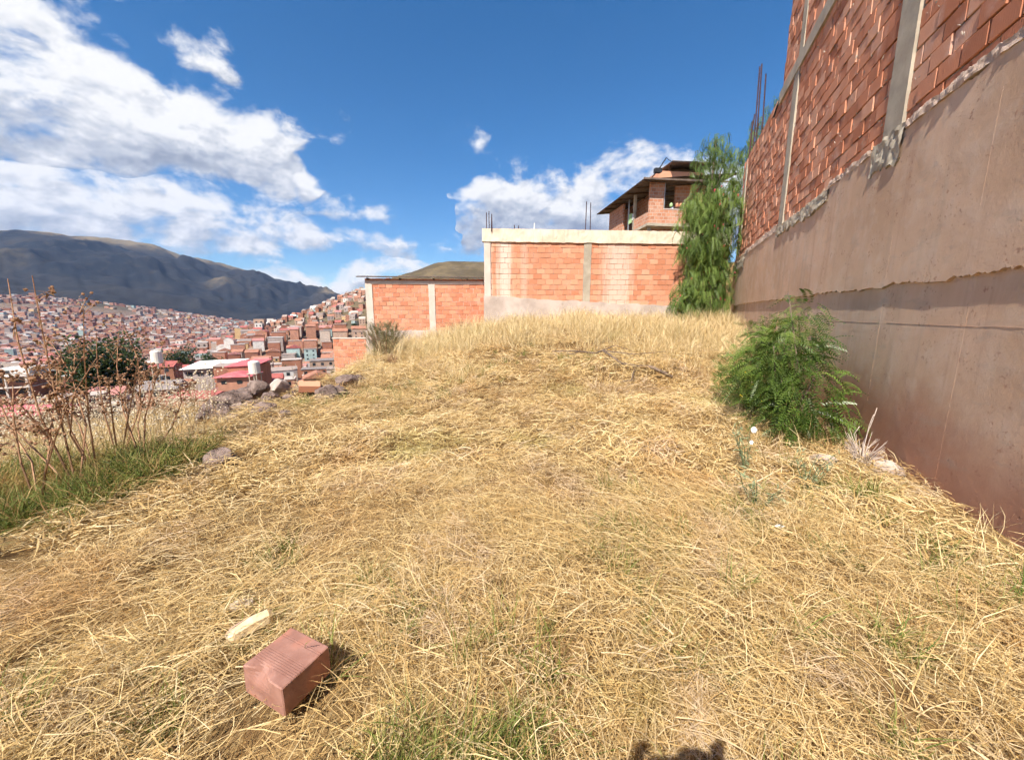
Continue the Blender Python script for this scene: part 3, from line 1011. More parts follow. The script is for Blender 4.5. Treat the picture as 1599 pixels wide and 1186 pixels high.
# ------------------------------------------------------------------ buildings at the back of the lot
def build_back():
    rz = math.radians(4.0)
    e = empty('brick_annex', (-1.12, 16.0, 0.0), rz)           # local x to the right, -y faces the camera
    tag(e, 'orange brick building with cream top band and concrete columns behind the tall grass', 'building')
    flip = empty('front_face')                                  # the face towards the camera: +y outwards
    flip.parent = e
    FACES.append((flip, e))
    flip.rotation_euler = (0, 0, math.pi)
    # work in a frame with x mirrored: u = -x
    W = 10.2
    MB().box(-W, 0.0, -0.20, -0.014, 0.0, 4.45).build('mortar_backing', M_MORTAR_PINK, flip)
    cols = [(0.0, 0.26), (4.05, 4.36), (8.4, 8.7)]
    for a, b in cols:
        MB().box(-b, -a, -0.18, 0.025, 0.4, 4.42).build('column', M_CONC_PALE if a < 1 else M_CONC, flip)
    MB().box(-W - 0.05, 0.05, -0.28, 0.04, 4.44, 4.90).build('band_core', M_CREAM, flip)
    bb = MB()
    ragged(bb, -W - 0.05, 0.05, 4.42, 4.925, -0.1, 0.06, .025, .012, .08, 33, .012, 5)
    bb.build('cream_band', M_CREAM, flip)
    b = MB()
    n = 60
    u = np.linspace(-W, 0.03, n)
    zt = 2.33 - 0.052 * (-u) + (fbm(u * 2.5, u * 0, 5, 4) - 0.5) * 0.16
    V = np.concatenate([np.stack([u, np.full(n, -0.1), np.full(n, -0.2)], 1), np.stack([u, np.full(n, 0.06), np.full(n, -0.2)], 1), np.stack([u, np.full(n, 0.06), zt], 1), np.stack([u, np.full(n, -0.1), zt + 0.01], 1)])
    i = np.arange(n - 1)
    b.raw(V, np.concatenate([np.stack([i + k * n, i + k * n + 1, i + (k + 1) * n + 1, i + (k + 1) * n], 1)[:, ::-1] for k in range(3)]))
    b.build('render_base', M_GREYBASE, flip)
    segs = [(-8.4, -4.36), (-4.05, -0.26), (-W, -8.7)]
    lay_bricks(flip, segs, 1.74, 13, M_BRICK_B, 300, seed=6, near=lambda s, z: abs(s + 3.5) - z * 0.3, gap=0.011, RH=0.208, BH=0.196)
    MB().box(0.0, W, 0.19, 7.0, 0.0, 4.4).build('rear_walls', M_BRICK_FAR, e)
    MB().box(0.0, W, 0.28, 7.0, 4.40, 4.55).build('roof_slab', M_CONC, e)
    rs = random.Random(9)
    bars = [(0.12, 0.1, 5.55), (0.22, 0.12, 5.6), (0.34, 0.1, 5.5), (0.3, -0.1, 5.35), (1.25, 0.2, 5.12), (1.4, 0.2, 5.1), (4.1, 0.05, 6.02), (4.3, 0.05, 5.98)]
    for x, y, z in bars:
        m = MB()
        m.tube([(x, y, 4.8), (x + rs.uniform(-.02, .02), y, z)], 0.018, 5)
        m.build('starter_bar', M_REBAR, e)
    m = MB()
    m.tube([(2.05, 0.4, 4.5), (2.07, 0.4, 5.25)], 0.02, 5)
    m.build('vent_pipe', M_PAINT_WHITE, e)
    m = MB()
    for k in range(26):                                        # corrugated green sheet behind the parapet
        x = 2.6 + k * 0.12
        m.raw([(x, 1.6, 5.0 + 0.02 * (k % 2)), (x + 0.12, 1.6, 5.0 + 0.02 * ((k + 1) % 2)), (x + 0.12, 3.2, 5.28 + 0.02 * ((k + 1) % 2)), (x, 3.2, 5.28 + 0.02 * (k % 2))], [[0, 1, 2, 3]])
    m.box(2.6, 5.75, 1.55, 1.6, 4.5, 5.03)
    m.build('green_roof_sheet', M_GREEN_SHEET, e)
    MB().box(2.0, 5.8, 1.2, 1.28, 4.5, 5.06).build('roof_kerb', M_CREAM, e)


def build_left_house():
    e = empty('brick_house', (-6.55, 17.6, 0.0), math.radians(5.0))
    tag(e, 'low salmon-brick house with thin dark tin roof beside the taller orange building', 'house')
    flip = empty('front_face')
    flip.parent = e
    FACES.append((flip, e))
    flip.rotation_euler = (0, 0, math.pi)
    W = 6.2
    MB().box(-W, 0.0, -0.2, -0.013, -0.6, 3.0).build('mortar_backing', M_MORTAR_PALE, flip)
    for a, b in ((0.0, 0.3), (2.78, 3.06)):
        MB().box(-b, -a, -0.2, 0.025, 0.3, 2.92).build('column', M_CONC_PALE, flip)
    MB().box(-W, 0.0, -0.2, 0.028, 2.92, 3.06).build('ring_beam', M_CONC_PALE, flip)
    m = MB()
    ragged(m, -W, 0.06, -3.2, 0.86, -0.1, 0.05, 0.02, 0.05, 0.06, 22)
    m.build('render_base', M_GREYBASE, flip)
    lay_bricks(flip, [(-W, -3.06), (-2.78, -0.3)], 0.8, 11, M_BRICK_L, 300, seed=8, gap=0.014, RH=0.193, BH=0.180, BL=0.30)
    lay_bricks(flip, [(-W, 0.0)], 3.06, 1, M_BRICK_L, 0, seed=11, gap=0.018, RH=0.10, BH=0.09, BL=0.30)
    MB().box(0.0, W, 0.2, 6.0, -4.0, 3.1).build('rear_walls', M_BRICK_FAR, e)
    m = MB()
    n = 90
    for k in range(n):
        x = -0.32 + k * (W + 0.6) / n
        x2 = x + (W + 0.6) / n
        a, b = 0.025 * (k % 2), 0.025 * ((k + 1) % 2)
        for dz in (0.0, 0.03):
            m.raw([(x, -0.22, 3.19 + a + dz), (x2, -0.22, 3.19 + b + dz), (x2, 6.2, 3.75 + b + dz), (x, 6.2, 3.75 + a + dz)], [[0, 1, 2, 3]])
        m.raw([(x, -0.22, 3.19 + a), (x2, -0.22, 3.19 + b), (x2, -0.22, 3.22 + b), (x, -0.22, 3.22 + a)], [[0, 1, 2, 3]])
    m.build('roof', M_TIN, e)
    for x in (0.1, 1.5, 3.0, 4.5):
        MB().box(x, x + 0.08, -0.12, 6.0, 3.10, 3.17).build('rafter', M_WOOD, e)


def build_low_wall():
    a = at_y(519, 527, 20.0)
    e = empty('boundary_wall', (a.x, 20.0, 0.0), math.radians(3))
    tag(e, 'short orange brick boundary wall below the dry shrub at the slope edge', 'wall')
    flip = empty('front_face')
    flip.parent = e
    FACES.append((flip, e))
    flip.rotation_euler = (0, 0, math.pi)
    MB().box(-2.6, 0, -0.16, -0.015, -4.5, a.z - 0.06).build('mortar_backing', M_MORTAR_PALE, flip)
    MB().box(-2.6, 0.03, -0.17, 0.02, a.z - 0.06, a.z).build('coping', M_CONC_PALE, flip)
    lay_bricks(flip, [(-2.6, 0)], a.z - 0.06 - 13 * 0.19, 13, M_BRICK_L, 110, seed=12, gap=0.018, RH=0.19, BH=0.17, BL=0.30)




def dissolve(flip, e):
    """hand the pieces of the turned face over to the building itself"""
    for c in [o for o in bpy.data.objects if o.parent == flip]:
        c.parent = e
        c.location = (-c.location.x, -c.location.y, c.location.z)
        c.rotation_euler.z += math.pi
    bpy.data.objects.remove(flip)


FACES = []
build_back()
build_left_house()
build_low_wall()
for _f, _e in FACES:
    dissolve(_f, _e)


def build_hill_house():
    e = empty('hillside_house', (8.75, 26.0, 0.0), math.radians(7.0))     # local x right, y away from the camera
    tag(e, 'half-finished brick house with open balcony and dark tin roof above the orange building', 'house')
    z0, z1, z2 = 7.15, 8.05, 9.9
    D = 7.0
    W = 5.2
    MB().box(0.5, W, 0.6, D, 0.0, z0).build('lower_walls', M_BRICK_FAR, e)
    MB().box(-0.15, W, -0.15, D + 0.1, z0, z0 + 0.16).build('balcony_slab', M_CONC, e)
    for x, y in ((0.05, 0.05), (1.9, 0.05), (0.05, 3.2), (0.05, 6.2)):
        MB().box(x, x + 0.18, y, y + 0.18, 3.0, z0).build('post', M_CONC, e)
    f = z0 + 0.162
    MB().box(0.0, W, 0.0, 0.14, f, z1 + 0.15).build('parapet', M_BRICK_FAR, e)
    MB().box(0.0, 0.14, 0.142, 2.2, f, z1).build('parapet', M_BRICK_FAR, e)
    MB().box(0.0, 0.14, 4.2, D, f, z2 - 0.3).build('side_wall', M_BRICK_FAR, e)
    MB().box(0.0, 0.95, 0.003, 0.143, z1 + 0.152, z2 - 0.12).build('corner_pier', M_BRICK_FAR, e)
    MB().box(2.2, W, 0.9, 1.05, f, z2 + 0.1).build('inner_wall', M_BRICK_FAR, e)
    MB().box(1.3, 1.45, 3.0, D, f, z2).build('inner_wall', M_BRICK_FAR, e)
    MB().box(0.02, 0.18, 2.3, 2.5, f, z2 - 0.2).build('post', M_CONC, e)
    MB().box(0.98, 1.03, 0.02, 0.10, z1 + 0.155, z2 - 0.12).build('window_jamb', M_STEEL, e)
    MB().box(0.95, W, -0.02, 0.18, z1 + 0.153, z1 + 0.20).build('window_sill', M_CONC_PALE, e)
    r = MB()
    n = 46
    for k in range(n):
        y = -0.6 + k * (D + 1.6) / n
        y2 = y + (D + 1.6) / n
        a, b = 0.03 * (k % 2), 0.03 * ((k + 1) % 2)
        for dz in (0.0, 0.03):
            r.raw([(-0.75, y, 9.72 + a + dz), (W + 0.4, y, 10.35 + a + dz), (W + 0.4, y2, 10.35 + b + dz), (-0.75, y2, 9.72 + b + dz)], [[0, 1, 2, 3]])
    r.box(-0.75, W + 0.4, -0.62, -0.57, 9.75, 9.85)
    r.build('roof', M_TIN, e)
    for k in range(7):
        m = MB()
        y = -0.4 + k * 1.3
        m.tube([(-0.7, y, 9.66), (W, y, 10.24)], 0.045, 5)
        m.build('rafter', M_WOOD, e)
    # unfinished room on top
    MB().box(1.3, 4.6, 1.6, 4.0, 10.2, 11.05).build('attic_wall', M_BRICK_B, e)
    r = MB()
    r.box(1.9, 5.0, 1.0, 4.4, 11.45, 11.5)
    r.build('attic_roof', M_TIN, e)
    for x, y in ((2.1, 1.7), (4.5, 1.7), (2.1, 3.9), (4.5, 3.9)):
        MB().box(x, x + 0.1, y, y + 0.1, 11.05, 11.45).build('attic_post', M_WOOD, e)
    MB().box(2.15, 4.5, 1.9, 3.8, 11.0, 11.3).build('stored_junk', M_WOOD, e)
    m = MB()
    m.tube([(0.0, 0.6, 9.85), (0.9, 0.7, 10.9), (1.35, 0.8, 11.55)], 0.035, 5)
    m.build('service_pole', M_BLACK, e)
    m = MB()
    m.tube([(1.35, 0.8, 11.55), (1.8, 0.9, 11.35), (3.6, 1.0, 11.5)], 0.02, 5)
    m.build('black_cable', M_BLACK, e)
    m = MB()
    m.box(0.55, 1.0, 0.55, 0.85, 10.6, 10.85)
    m.build('meter_box', M_BLACK, e)
    m = MB()
    m.box(0.02, 0.06, 2.7, 3.2, 7.95, 8.6)
    m.build('hanging_cloth', M_CLOTH_G, e)
    m = MB()
    m.box(0.02, 0.06, 2.35, 2.6, 8.1, 8.5)
    m.build('hanging_cloth', M_CLOTH_W, e)
    MB().box(0.05, 0.12, 3.3, 3.4, f, z2 - 0.25).build('washing_line_pole', M_STEEL, e)
    for x in (1.5, 1.9, 2.15):
        m = MB()
        m.tube([(x, 0.06, 8.40), (x, 0.06, 8.52), (x, 0.06, 8.62)], [0.09, 0.11, 0.04], 7)
        m.build('flower_pot', M_BRICK_B if x > 1.6 else M_CLOTH_G, e)


build_hill_house()


# ------------------------------------------------------------------ the town in the valley
WALLCOL = [((0.36, 0.16, 0.10), 'brick', 6), ((0.42, 0.21, 0.14), 'brick', 5), ((0.30, 0.13, 0.085), 'brick', 4), ((0.44, 0.30, 0.22), 'adobe', 4), ((0.50, 0.41, 0.34), 'pale plaster', 2),
           ((0.66, 0.62, 0.57), 'white', 2), ((0.35, 0.29, 0.26), 'grey render', 3), ((0.56, 0.38, 0.20), 'ochre', 1), ((0.36, 0.46, 0.44), 'pale green', 1)]
ROOFCOL = [((0.36, 0.105, 0.09), 'red', 2), ((0.42, 0.19, 0.165), 'pink', 2), ((0.36, 0.17, 0.11), 'terracotta', 4), ((0.36, 0.28, 0.24), 'grey flat', 5), ((0.48, 0.40, 0.35), 'pale flat', 2), ((0.24, 0.20, 0.185), 'dark tin', 2), ((0.62, 0.60, 0.57), 'white sheet', 1)]


def pick(rs, table):
    return rs.choices(table, [t[2] for t in table])[0]


def town_house_mats():
    W = {c: simple('house_wall_%s_%d' % (n.replace(' ', '_'), i), tuple(v * 0.85 for v in c), tuple(min(1, v * 1.12) for v in c), 0.5, 0.9, 0.3, 0.05) for i, (c, n, _) in enumerate(WALLCOL)}
    R = {c: simple('house_roof_%s_%d' % (n.replace(' ', '_'), i), tuple(v * 0.85 for v in c), tuple(min(1, v * 1.12) for v in c), 0.5, 0.8, 0.3, 0.05) for i, (c, n, _) in enumerate(ROOFCOL)}
    return W, R


MW, MR = town_house_mats()
PANE = None


def house_thing(x, y, w, d, h, rz, wall, roof, storeys, gable, windows, name='town_house'):
    global PANE
    g = float(G(x, y))
    e = empty(name, (x, y, g), rz)
    MB().box(-w / 2, w / 2, -d / 2, d / 2, -3.0, h).build('wall', MW[wall], e)
    r = MB()
    if gable:
        o = 0.35
        rh = 0.9 + 0.12 * w
        V = [(-w / 2 - o, -d / 2 - o, h), (w / 2 + o, -d / 2 - o, h), (w / 2 + o, d / 2 + o, h), (-w / 2 - o, d / 2 + o, h), (-w / 2 - o, 0, h + rh), (w / 2 + o, 0, h + rh),
             (-w / 2 - o, -d / 2 - o, h - .12), (w / 2 + o, -d / 2 - o, h - .12), (w / 2 + o, d / 2 + o, h - .12), (-w / 2 - o, d / 2 + o, h - .12)]
        r.raw(V, [[0, 1, 5, 4], [2, 3, 4, 5], [6, 7, 1, 0], [7, 8, 2, 1], [8, 9, 3, 2], [9, 6, 0, 3]], [[0, 4, 3], [1, 2, 5]])
    else:
        r.box(-w / 2 - .2, w / 2 + .2, -d / 2 - .2, d / 2 + .2, h, h + .2)
    ro = r.build('roof', MR[roof], e)
    if not gable and windows:
        for sx in (-1, 1):
            for sy in (-1, 1):
                if random.random() < 0.6:
                    MB().box(sx * (w / 2 - .3) - .12, sx * (w / 2 - .3) + .12, sy * (d / 2 - .3) - .12, sy * (d / 2 - .3) + .12, h + .2, h + 1.1).build('column_stub', M_CONC, e)
    if windows:
        if PANE is None:
            m = MB()
            m.box(-.55, .55, -.03, .03, -.6, .6)
            PANE = make_mesh('window', np.concatenate(m.v), np.concatenate(m.q), M_GLASS)
        nx = max(1, int(w / 2.8))
        for s in range(storeys):
            z = (s + 0.55) * h / storeys
            for k in range(nx):
                link('window', PANE, e, (-w / 2 + (k + .5) * w / nx, -d / 2 - 0.01, z))
            ny = max(1, int(d / 3.2))
            for k in range(ny):
                o = link('window', PANE, e, (w / 2 + 0.01, -d / 2 + (k + .5) * d / ny, z))
                o.rotation_euler = (0, 0, math.pi / 2)
    return e


HERO_ZONES = []        # (az, half width) kept clear at given range: (x, y, radius)


def water_tank(px, py, Y, label, rad=0.75, hgt=1.9, stand=3.0):
    p = at_y(px, py, Y)
    e = empty('water_tank', (p.x, p.y, p.z))
    tag(e, label, 'water tank')
    m = MB()
    m.tube([(0, 0, 0), (0, 0, hgt * .88), (0, 0, hgt * .97), (0, 0, hgt)], [rad, rad, rad * .8, rad * .3], 18)
    m.build('tank', M_TANK, e)
    m = MB()
    m.tube([(0, 0, hgt), (0, 0, hgt + .1)], rad * .28, 12)
    m.build('lid', M_TANK, e)
    for sx in (-1, 1):
        for sy in (-1, 1):
            MB().box(sx * rad * .7 - .1, sx * rad * .7 + .1, sy * rad * .7 - .1, sy * rad * .7 + .1, -stand - 4, -.15).build('stand_leg', M_CONC, e)
    MB().box(-rad, rad, -rad, rad, -.15, 0).build('stand_slab', M_CONC, e)
    HERO_ZONES.append((p.x, p.y, 3))


def hero_town():
    # pink-roofed brick house nearest the slope
    p = at_y(376, 612, 96)
    e = empty('town_house', (p.x, p.y, 0), math.radians(14))
    e.scale = (1.6, 1.6, 1)
    tag(e, 'orange brick house with bright pink hipped roof beside a cream water tank', 'house')
    zb = p.z
    h = at_y(376, 585, 96).z
    MB().box(-2.1, 2.1, -2.2, 2.2, zb - 3, h).build('wall', MW[WALLCOL[1][0]], e)
    MB().box(-2.4, 1.8, 2.2, 8.5, zb - 3, h + 1.6).build('rear_wall', MW[WALLCOL[0][0]], e)
    m = MB()
    m.raw([(-2.6, -2.7, h), (2.6, -2.7, h), (2.6, 2.7, h), (-2.6, 2.7, h), (0, -.6, h + 1.0), (0, .9, h + 1.0)], [[0, 3, 2, 1], [1, 2, 5, 4], [3, 0, 4, 5]], [[0, 1, 4], [2, 3, 5]])
    m.build('roof', M_ROOF_PINK, e)
    m = MB()
    m.raw([(-2.8, 2.0, h + 1.6), (2.1, 2.0, h + 1.9), (2.1, 9, h + 2.3), (-2.8, 9, h + 2.0), (-2.8, 2.0, h + 1.75), (2.1, 2.0, h + 2.05), (2.1, 9, h + 2.45), (-2.8, 9, h + 2.15)],
          [[0, 3, 2, 1], [4, 5, 6, 7], [0, 1, 5, 4], [1, 2, 6, 5], [2, 3, 7, 6], [3, 0, 4, 7]])
    m.build('rear_roof', M_ROOF_PINK, e)
    for x in (-1.2, 0.9):
        MB().box(x - .35, x + .35, -2.24, -2.16, h - 1.7, h - .9).build('window', M_GLASS, e)
    HERO_ZONES.append((p.x, p.y + 2, 9))
    # white slanted roof
    p = at_y(335, 578, 130)
    e = empty('workshop', (p.x, p.y, 0), math.radians(10))
    e.scale = (1.6, 1.6, 1)
    tag(e, 'grey workshop under one big pale slanted sheet roof in the town', 'workshop')
    zt = at_y(335, 572, 130).z
    MB().box(-4.2, 4.2, -3, 4, zt - 8, zt - .2).build('wall', MW[WALLCOL[6][0]], e)
    m = MB()
    m.raw([(-4.4, -3.8, zt - .2), (4.0, -3.8, zt + .3), (4.8, 5, zt + 1.6), (-5.4, 5, zt + 1.0), (-4.4, -3.8, zt - .05), (4.0, -3.8, zt + .45), (4.8, 5, zt + 1.75), (-5.4, 5, zt + 1.15)],
          [[0, 3, 2, 1], [4, 5, 6, 7], [0, 1, 5, 4], [1, 2, 6, 5], [2, 3, 7, 6], [3, 0, 4, 7]])
    m.build('roof', M_PAINT_WHITE, e)
    for k in range(4):
        MB().box(-3.6 + k * 2, -2.5 + k * 2, -3.06, -2.98, zt - 2.4, zt - 1.1).build('window', M_GLASS, e)
    HERO_ZONES.append((p.x, p.y, 11))
    # open concrete frame block at the frame's left edge
    p = at_y(22, 612, 99)
    e = empty('apartment_block', (p.x, p.y, 0), math.radians(24))
    e.scale = (1.6, 1.6, 1)
    tag(e, 'unfinished brown apartment block with open floors and white window at left edge', 'building')
    zt = at_y(22, 584, 99).z
    for k in range(2):
        MB().box(-4.5, 3.5, -3, 4, zt - 2.9 * k - .22, zt - 2.9 * k).build('floor_slab', M_CONC_PALE, e)
        MB().box(-4.3, 3.3, -1.8, 3.8, zt - 2.9 * (k + 1) + .0, zt - 2.9 * k - .22).build('wall', MW[WALLCOL[0][0]], e)
        for x in (-4.3, -1.8, .7, 3.1):
            MB().box(x, x + .25, -2.9, -2.65, zt - 2.9 * (k + 1), zt - 2.9 * k - .22).build('column', M_CONC_PALE, e)
        for x in (-3.5, -.9, 1.5):
            MB().box(x, x + 1.4, -1.86, -1.79, zt - 2.9 * k - 1.9, zt - 2.9 * k - .7).build('window', M_GLASS, e)
    MB().box(-4.5, 3.5, -3, 4, zt - 18, zt - 5.8).build('lower_walls', MW[WALLCOL[2][0]], e)
    MB().box(-1, 3.0, -1.5, 3, zt, zt + 1.6).build('roof_room', MW[WALLCOL[5][0]], e)
    MB().box(-.4, .8, -1.56, -1.49, zt + .5, zt + 1.2).build('window', M_GLASS, e)
    HERO_ZONES.append((p.x, p.y, 11))
    # pink roofs right below the slope
    for (px, py, Y, w, d, lab) in ((45, 640, 58, 6, 4, 'low shed with faded pink roof below the dry weeds at left edge'), (318, 616, 70, 4.5, 3.5, 'small shed with red tile roof just below the stone heap')):
        p = at_y(px, py, Y)
        e = empty('shed', (p.x, p.y, 0), math.radians(random.uniform(-10, 25)))
        e.scale = (1.6, 1.6, 1)
        tag(e, lab, 'shed')
        MB().box(-w / 2, w / 2, -d / 2, d / 2, p.z - 4, p.z).build('wall', MW[WALLCOL[1][0]], e)
        m = MB()
        z = p.z
        m.raw([(-w / 2 - .3, -d / 2 - .3, z), (w / 2 + .3, -d / 2 - .3, z), (w / 2 + .3, d / 2 + .3, z), (-w / 2 - .3, d / 2 + .3, z), (-w / 2 - .3, 0, z + .8), (w / 2 + .3, 0, z + .8)],
              [[0, 1, 5, 4], [2, 3, 4, 5], [0, 3, 2, 1]], [[0, 4, 3], [1, 2, 5]])
        m.build('roof', M_ROOF_PINK if px < 100 else MR[ROOFCOL[0][0]], e)
        MB().box(-.5, .5, -d / 2 - .04, -d / 2 + .03, z - 1.8, z - .8).build('window', M_GLASS, e)
        HERO_ZONES.append((p.x, p.y, w))
    water_tank(398, 582, 90, 'cream water tank right of the pink-roofed house', 1.2, 2.9)
    water_tank(246, 566, 98, 'cream water tank standing right of the dark tree clump', 1.2, 3.2)


hero_town()


def build_town():
    rs = random.Random(21)
    cand = []
    a = math.radians(24)
    ca, sa = math.cos(a), math.sin(a)
    for i in range(-75, 76):
        for j in range(-20, 85):
            u, v = i * 12.2 + rs.uniform(-1.6, 1.6) + (3 if (i // 4) % 2 else 0), j * 11.4 + rs.uniform(-1.4, 1.4)
            x, y = u * ca - v * sa, u * sa + v * ca
            d = math.hypot(x, y)
            az = math.degrees(math.atan2(x, y))
            if not (-57 < az < -15 and 130 < d < 800):
                continue
            if any(math.hypot(x - hx, y - hy) < r + 3 for hx, hy, r in HERO_ZONES):
                continue
            hh = float(hill_h(np.array(x), np.array(y)))
            g = float(G(x, y))
            if hh > g - 1 and d > 200 and hh > -14:
                continue
            if rs.random() < 0.10:
                continue
            cand.append((d, x, y))
    cand.sort()
    n = 0
    stuff = []
    near_label = {}
    for d, x, y in cand:
        wall = pick(rs, WALLCOL)
        roof = pick(rs, ROOFCOL)
        st = rs.choice([1, 2, 2, 2, 3, 3, 4])
        w, dd, h = rs.uniform(6.0, 10.5), rs.uniform(6, 9.5), st * 2.7 + rs.uniform(0, .5)
        rz = a + rs.choice([0, 0, math.pi / 2]) + rs.uniform(-.12, .12)
        gable = roof[1] in ('red', 'pink', 'terracotta') or (roof[1] == 'dark tin' and rs.random() < .5)
        if d < 150:
            h = min(h, 5.8)
            st = min(st, 2)
        if n < 292:
            e = house_thing(x, y, w, dd, h, rz, wall[0], roof[0], st, gable, d < 330)
            where = 'in the near valley town' if d < 190 else ('in mid valley town' if d < 290 else 'in far packed town rows')
            lab = '%s %s house with %s %s %s' % (['', 'one-storey', 'two-storey', 'three-storey', 'four-storey'][st], wall[1], roof[1], 'pitched roof' if gable else 'roof', where)
            tag(e, lab, 'house', lab.replace(' house ', ' houses '))
            n += 1
        else:
            stuff.append((x, y, w, dd, h, rz, wall[0], roof[0], gable))
    # beyond: the town as one mass
    rn = np.random.default_rng(22)
    xs, ys = [], []
    d = 790.0
    while d < 3600:
        step = 9.5 + d / 260
        m = int(math.radians(46) * d / step)
        az = np.radians(-58 + 46 * (np.arange(m) + rn.uniform(-.3, .3, m)) / m)
        dd = d + rn.uniform(-.35, .35, m) * step
        xs.append(dd * np.sin(az))
        ys.append(dd * np.cos(az))
        d += step * 1.35
    X_, Y_ = np.concatenate(xs), np.concatenate(ys)
    D_ = np.hypot(X_, Y_)
    hh = hill_h(X_, Y_)
    on_hill = hh > G(X_, Y_) - 1
    gap = fbm(X_ / 170.0, Y_ / 170.0, 77, 3)
    keep = ~on_hill & ~((D_ > 1900) & (gap > 0.62 - 0.14 * (D_ > 2600))) & (rn.random(len(X_)) > .06)
    for x, y, dd in zip(X_[keep], Y_[keep], D_[keep]):
        big = 1.0 + dd / 3000
        stuff.append((x, y, rs.uniform(5.5, 10) * big, rs.uniform(5, 8.5) * big, rs.choice([3, 5.5, 5.5, 6, 8, 8.5, 11]) * (1 + .5 * (rs.random() < .06)), rs.choice([.42, .42 + 1.57]) + rs.uniform(-.25, .25), pick(rs, WALLCOL)[0], pick(rs, ROOFCOL)[0], rs.random() < .35))
    # the slope of the nearby hill
    for k in range(850):
        x, y = rs.uniform(-330, -60), rs.uniform(330, 560)
        hh = float(hill_h(np.array(x), np.array(y)))
        if hh < -25 or hh > 40 or x > -125 or rs.random() < sstep(hh, 8, 50) * 0.93:
            continue
        stuff.append((x, y, rs.uniform(3.4, 6.2), rs.uniform(3.4, 5.2), rs.choice([2.4, 2.6, 3.0, 4.4]), rs.uniform(-.4, .4), pick(rs, WALLCOL)[0], pick(rs, ROOFCOL)[0], rs.random() < .3))
    WINQ = []
    for z_ in (.28, .70):
        for t_ in (-.24, .24):
            WINQ += [[t_ - .09, -.503, z_ - .10], [t_ + .09, -.503, z_ - .10], [t_ + .09, -.503, z_ + .10], [t_ - .09, -.503, z_ + .10]]
    for z_ in (.28, .70):
        for t_ in (-.24, .24):
            WINQ += [[.503, t_ - .09, z_ - .10], [.503, t_ + .09, z_ - .10], [.503, t_ + .09, z_ + .10], [.503, t_ - .09, z_ + .10]]
    A = np.array([s[:6] for s in stuff])
    g = G(A[:, 0], A[:, 1])
    base = np.array([[-.5, -.5, 0], [.5, -.5, 0], [.5, .5, 0], [-.5, .5, 0], [-.5, -.5, 1], [.5, -.5, 1], [.5, .5, 1], [-.5, .5, 1], [-.52, -.52, 1], [.52, -.52, 1], [.52, .52, 1], [-.52, .52, 1], [-.52, 0, 1.0], [.52, 0, 1.0]] + WINQ)
    V = np.repeat(base[None], len(A), 0)
    V[:, :, 0] *= A[:, 2, None]
    V[:, :, 1] *= A[:, 3, None]
    gab = np.array([s[8] for s in stuff])
    V[:, :, 2] *= A[:, 4, None]
    V[:, :4, 2] = -6
    V[:, 8:12, 2] += 0.05
    V[:, 12:14, 2] += np.where(gab, 1.9, 0.08)[:, None]
    c, s = np.cos(A[:, 5])[:, None], np.sin(A[:, 5])[:, None]
    X = V[:, :, 0] * c - V[:, :, 1] * s + A[:, 0, None]
    Y = V[:, :, 0] * s + V[:, :, 1] * c + A[:, 1, None]
    Z = V[:, :, 2] + g[:, None]
    quads = np.array([[0, 1, 5, 4], [1, 2, 6, 5], [2, 3, 7, 6], [3, 0, 4, 7], [8, 9, 13, 12], [10, 11, 12, 13]] + [[14 + 4 * k, 15 + 4 * k, 16 + 4 * k, 17 + 4 * k] for k in range(8)])
    tris = np.array([[8, 12, 11], [9, 10, 13]])
    off = (np.arange(len(A)) * 46)[:, None, None]
    near_ = np.hypot(A[:, 0], A[:, 1]) < 1100
    Fq = np.concatenate([(quads[None, :6] + off).reshape(-1, 4), (quads[None, 6:] + off[near_]).reshape(-1, 4)])
    Ft = (tris[None] + off).reshape(-1, 3)
    wc = np.array([s[6] for s in stuff])
    rc = np.array([s[7] for s in stuff])
    dk = wc * 0 + np.array((0.035, 0.03, 0.03))
    cq = np.concatenate([np.stack([wc, wc, wc, wc, rc, rc], 1).reshape(-1, 3), np.repeat(dk[near_], 8, 0)])
    ct = np.stack([wc, wc], 1).reshape(-1, 3)
    me = make_mesh('far_town', np.stack([X, Y, Z], -1).reshape(-1, 3), [Fq, Ft], M_TOWN, False, None, {'col': np.concatenate([cq, ct])})
    o = link('far_town', me)
    tag(o, 'mass of tiny brick and white houses filling the valley floor below the mountain', 'town', kind='stuff')


build_town()


# ------------------------------------------------------------------ leaves and blades
def pinnate(length=0.26, pairs=11, leaflet=0.05, width=0.011, droop=0.5):
    """template of one feather leaf: drooping midrib along +Y with paired leaflets"""
    V, Q = [], []

    def strip(a, b, w, nrm):
        a, b = np.array(a), np.array(b)
        d = b - a
        s = np.cross(d, nrm)
        s = s / (np.linalg.norm(s) + 1e-9) * w
        i = len(V)
        m = a * .45 + b * .55
        V.extend([a, m + s, b, m - s])
        Q.append([i, i + 1, i + 2, i + 3])
    P = []
    for k in range(pairs + 1):
        t = k / pairs
        P.append((0, length * t * (1 - .15 * droop * t), -droop * length * t * t * .6))
    for k in range(pairs):
        strip(P[k], P[k + 1], 0.0014, (0, 0, 1))
    for k in range(1, pairs + 1):
        t = k / pairs
        ll = leaflet * (1 - .55 * (2 * t - 1) ** 2 * .8)
        for s in (-1, 1):
            p = np.array(P[k])
            strip(p, p + np.array([s * ll, ll * .45, -ll * (.25 + .2 * droop)]), width, (0.1 * s, .2, 1))
    return np.array(V), np.array(Q)


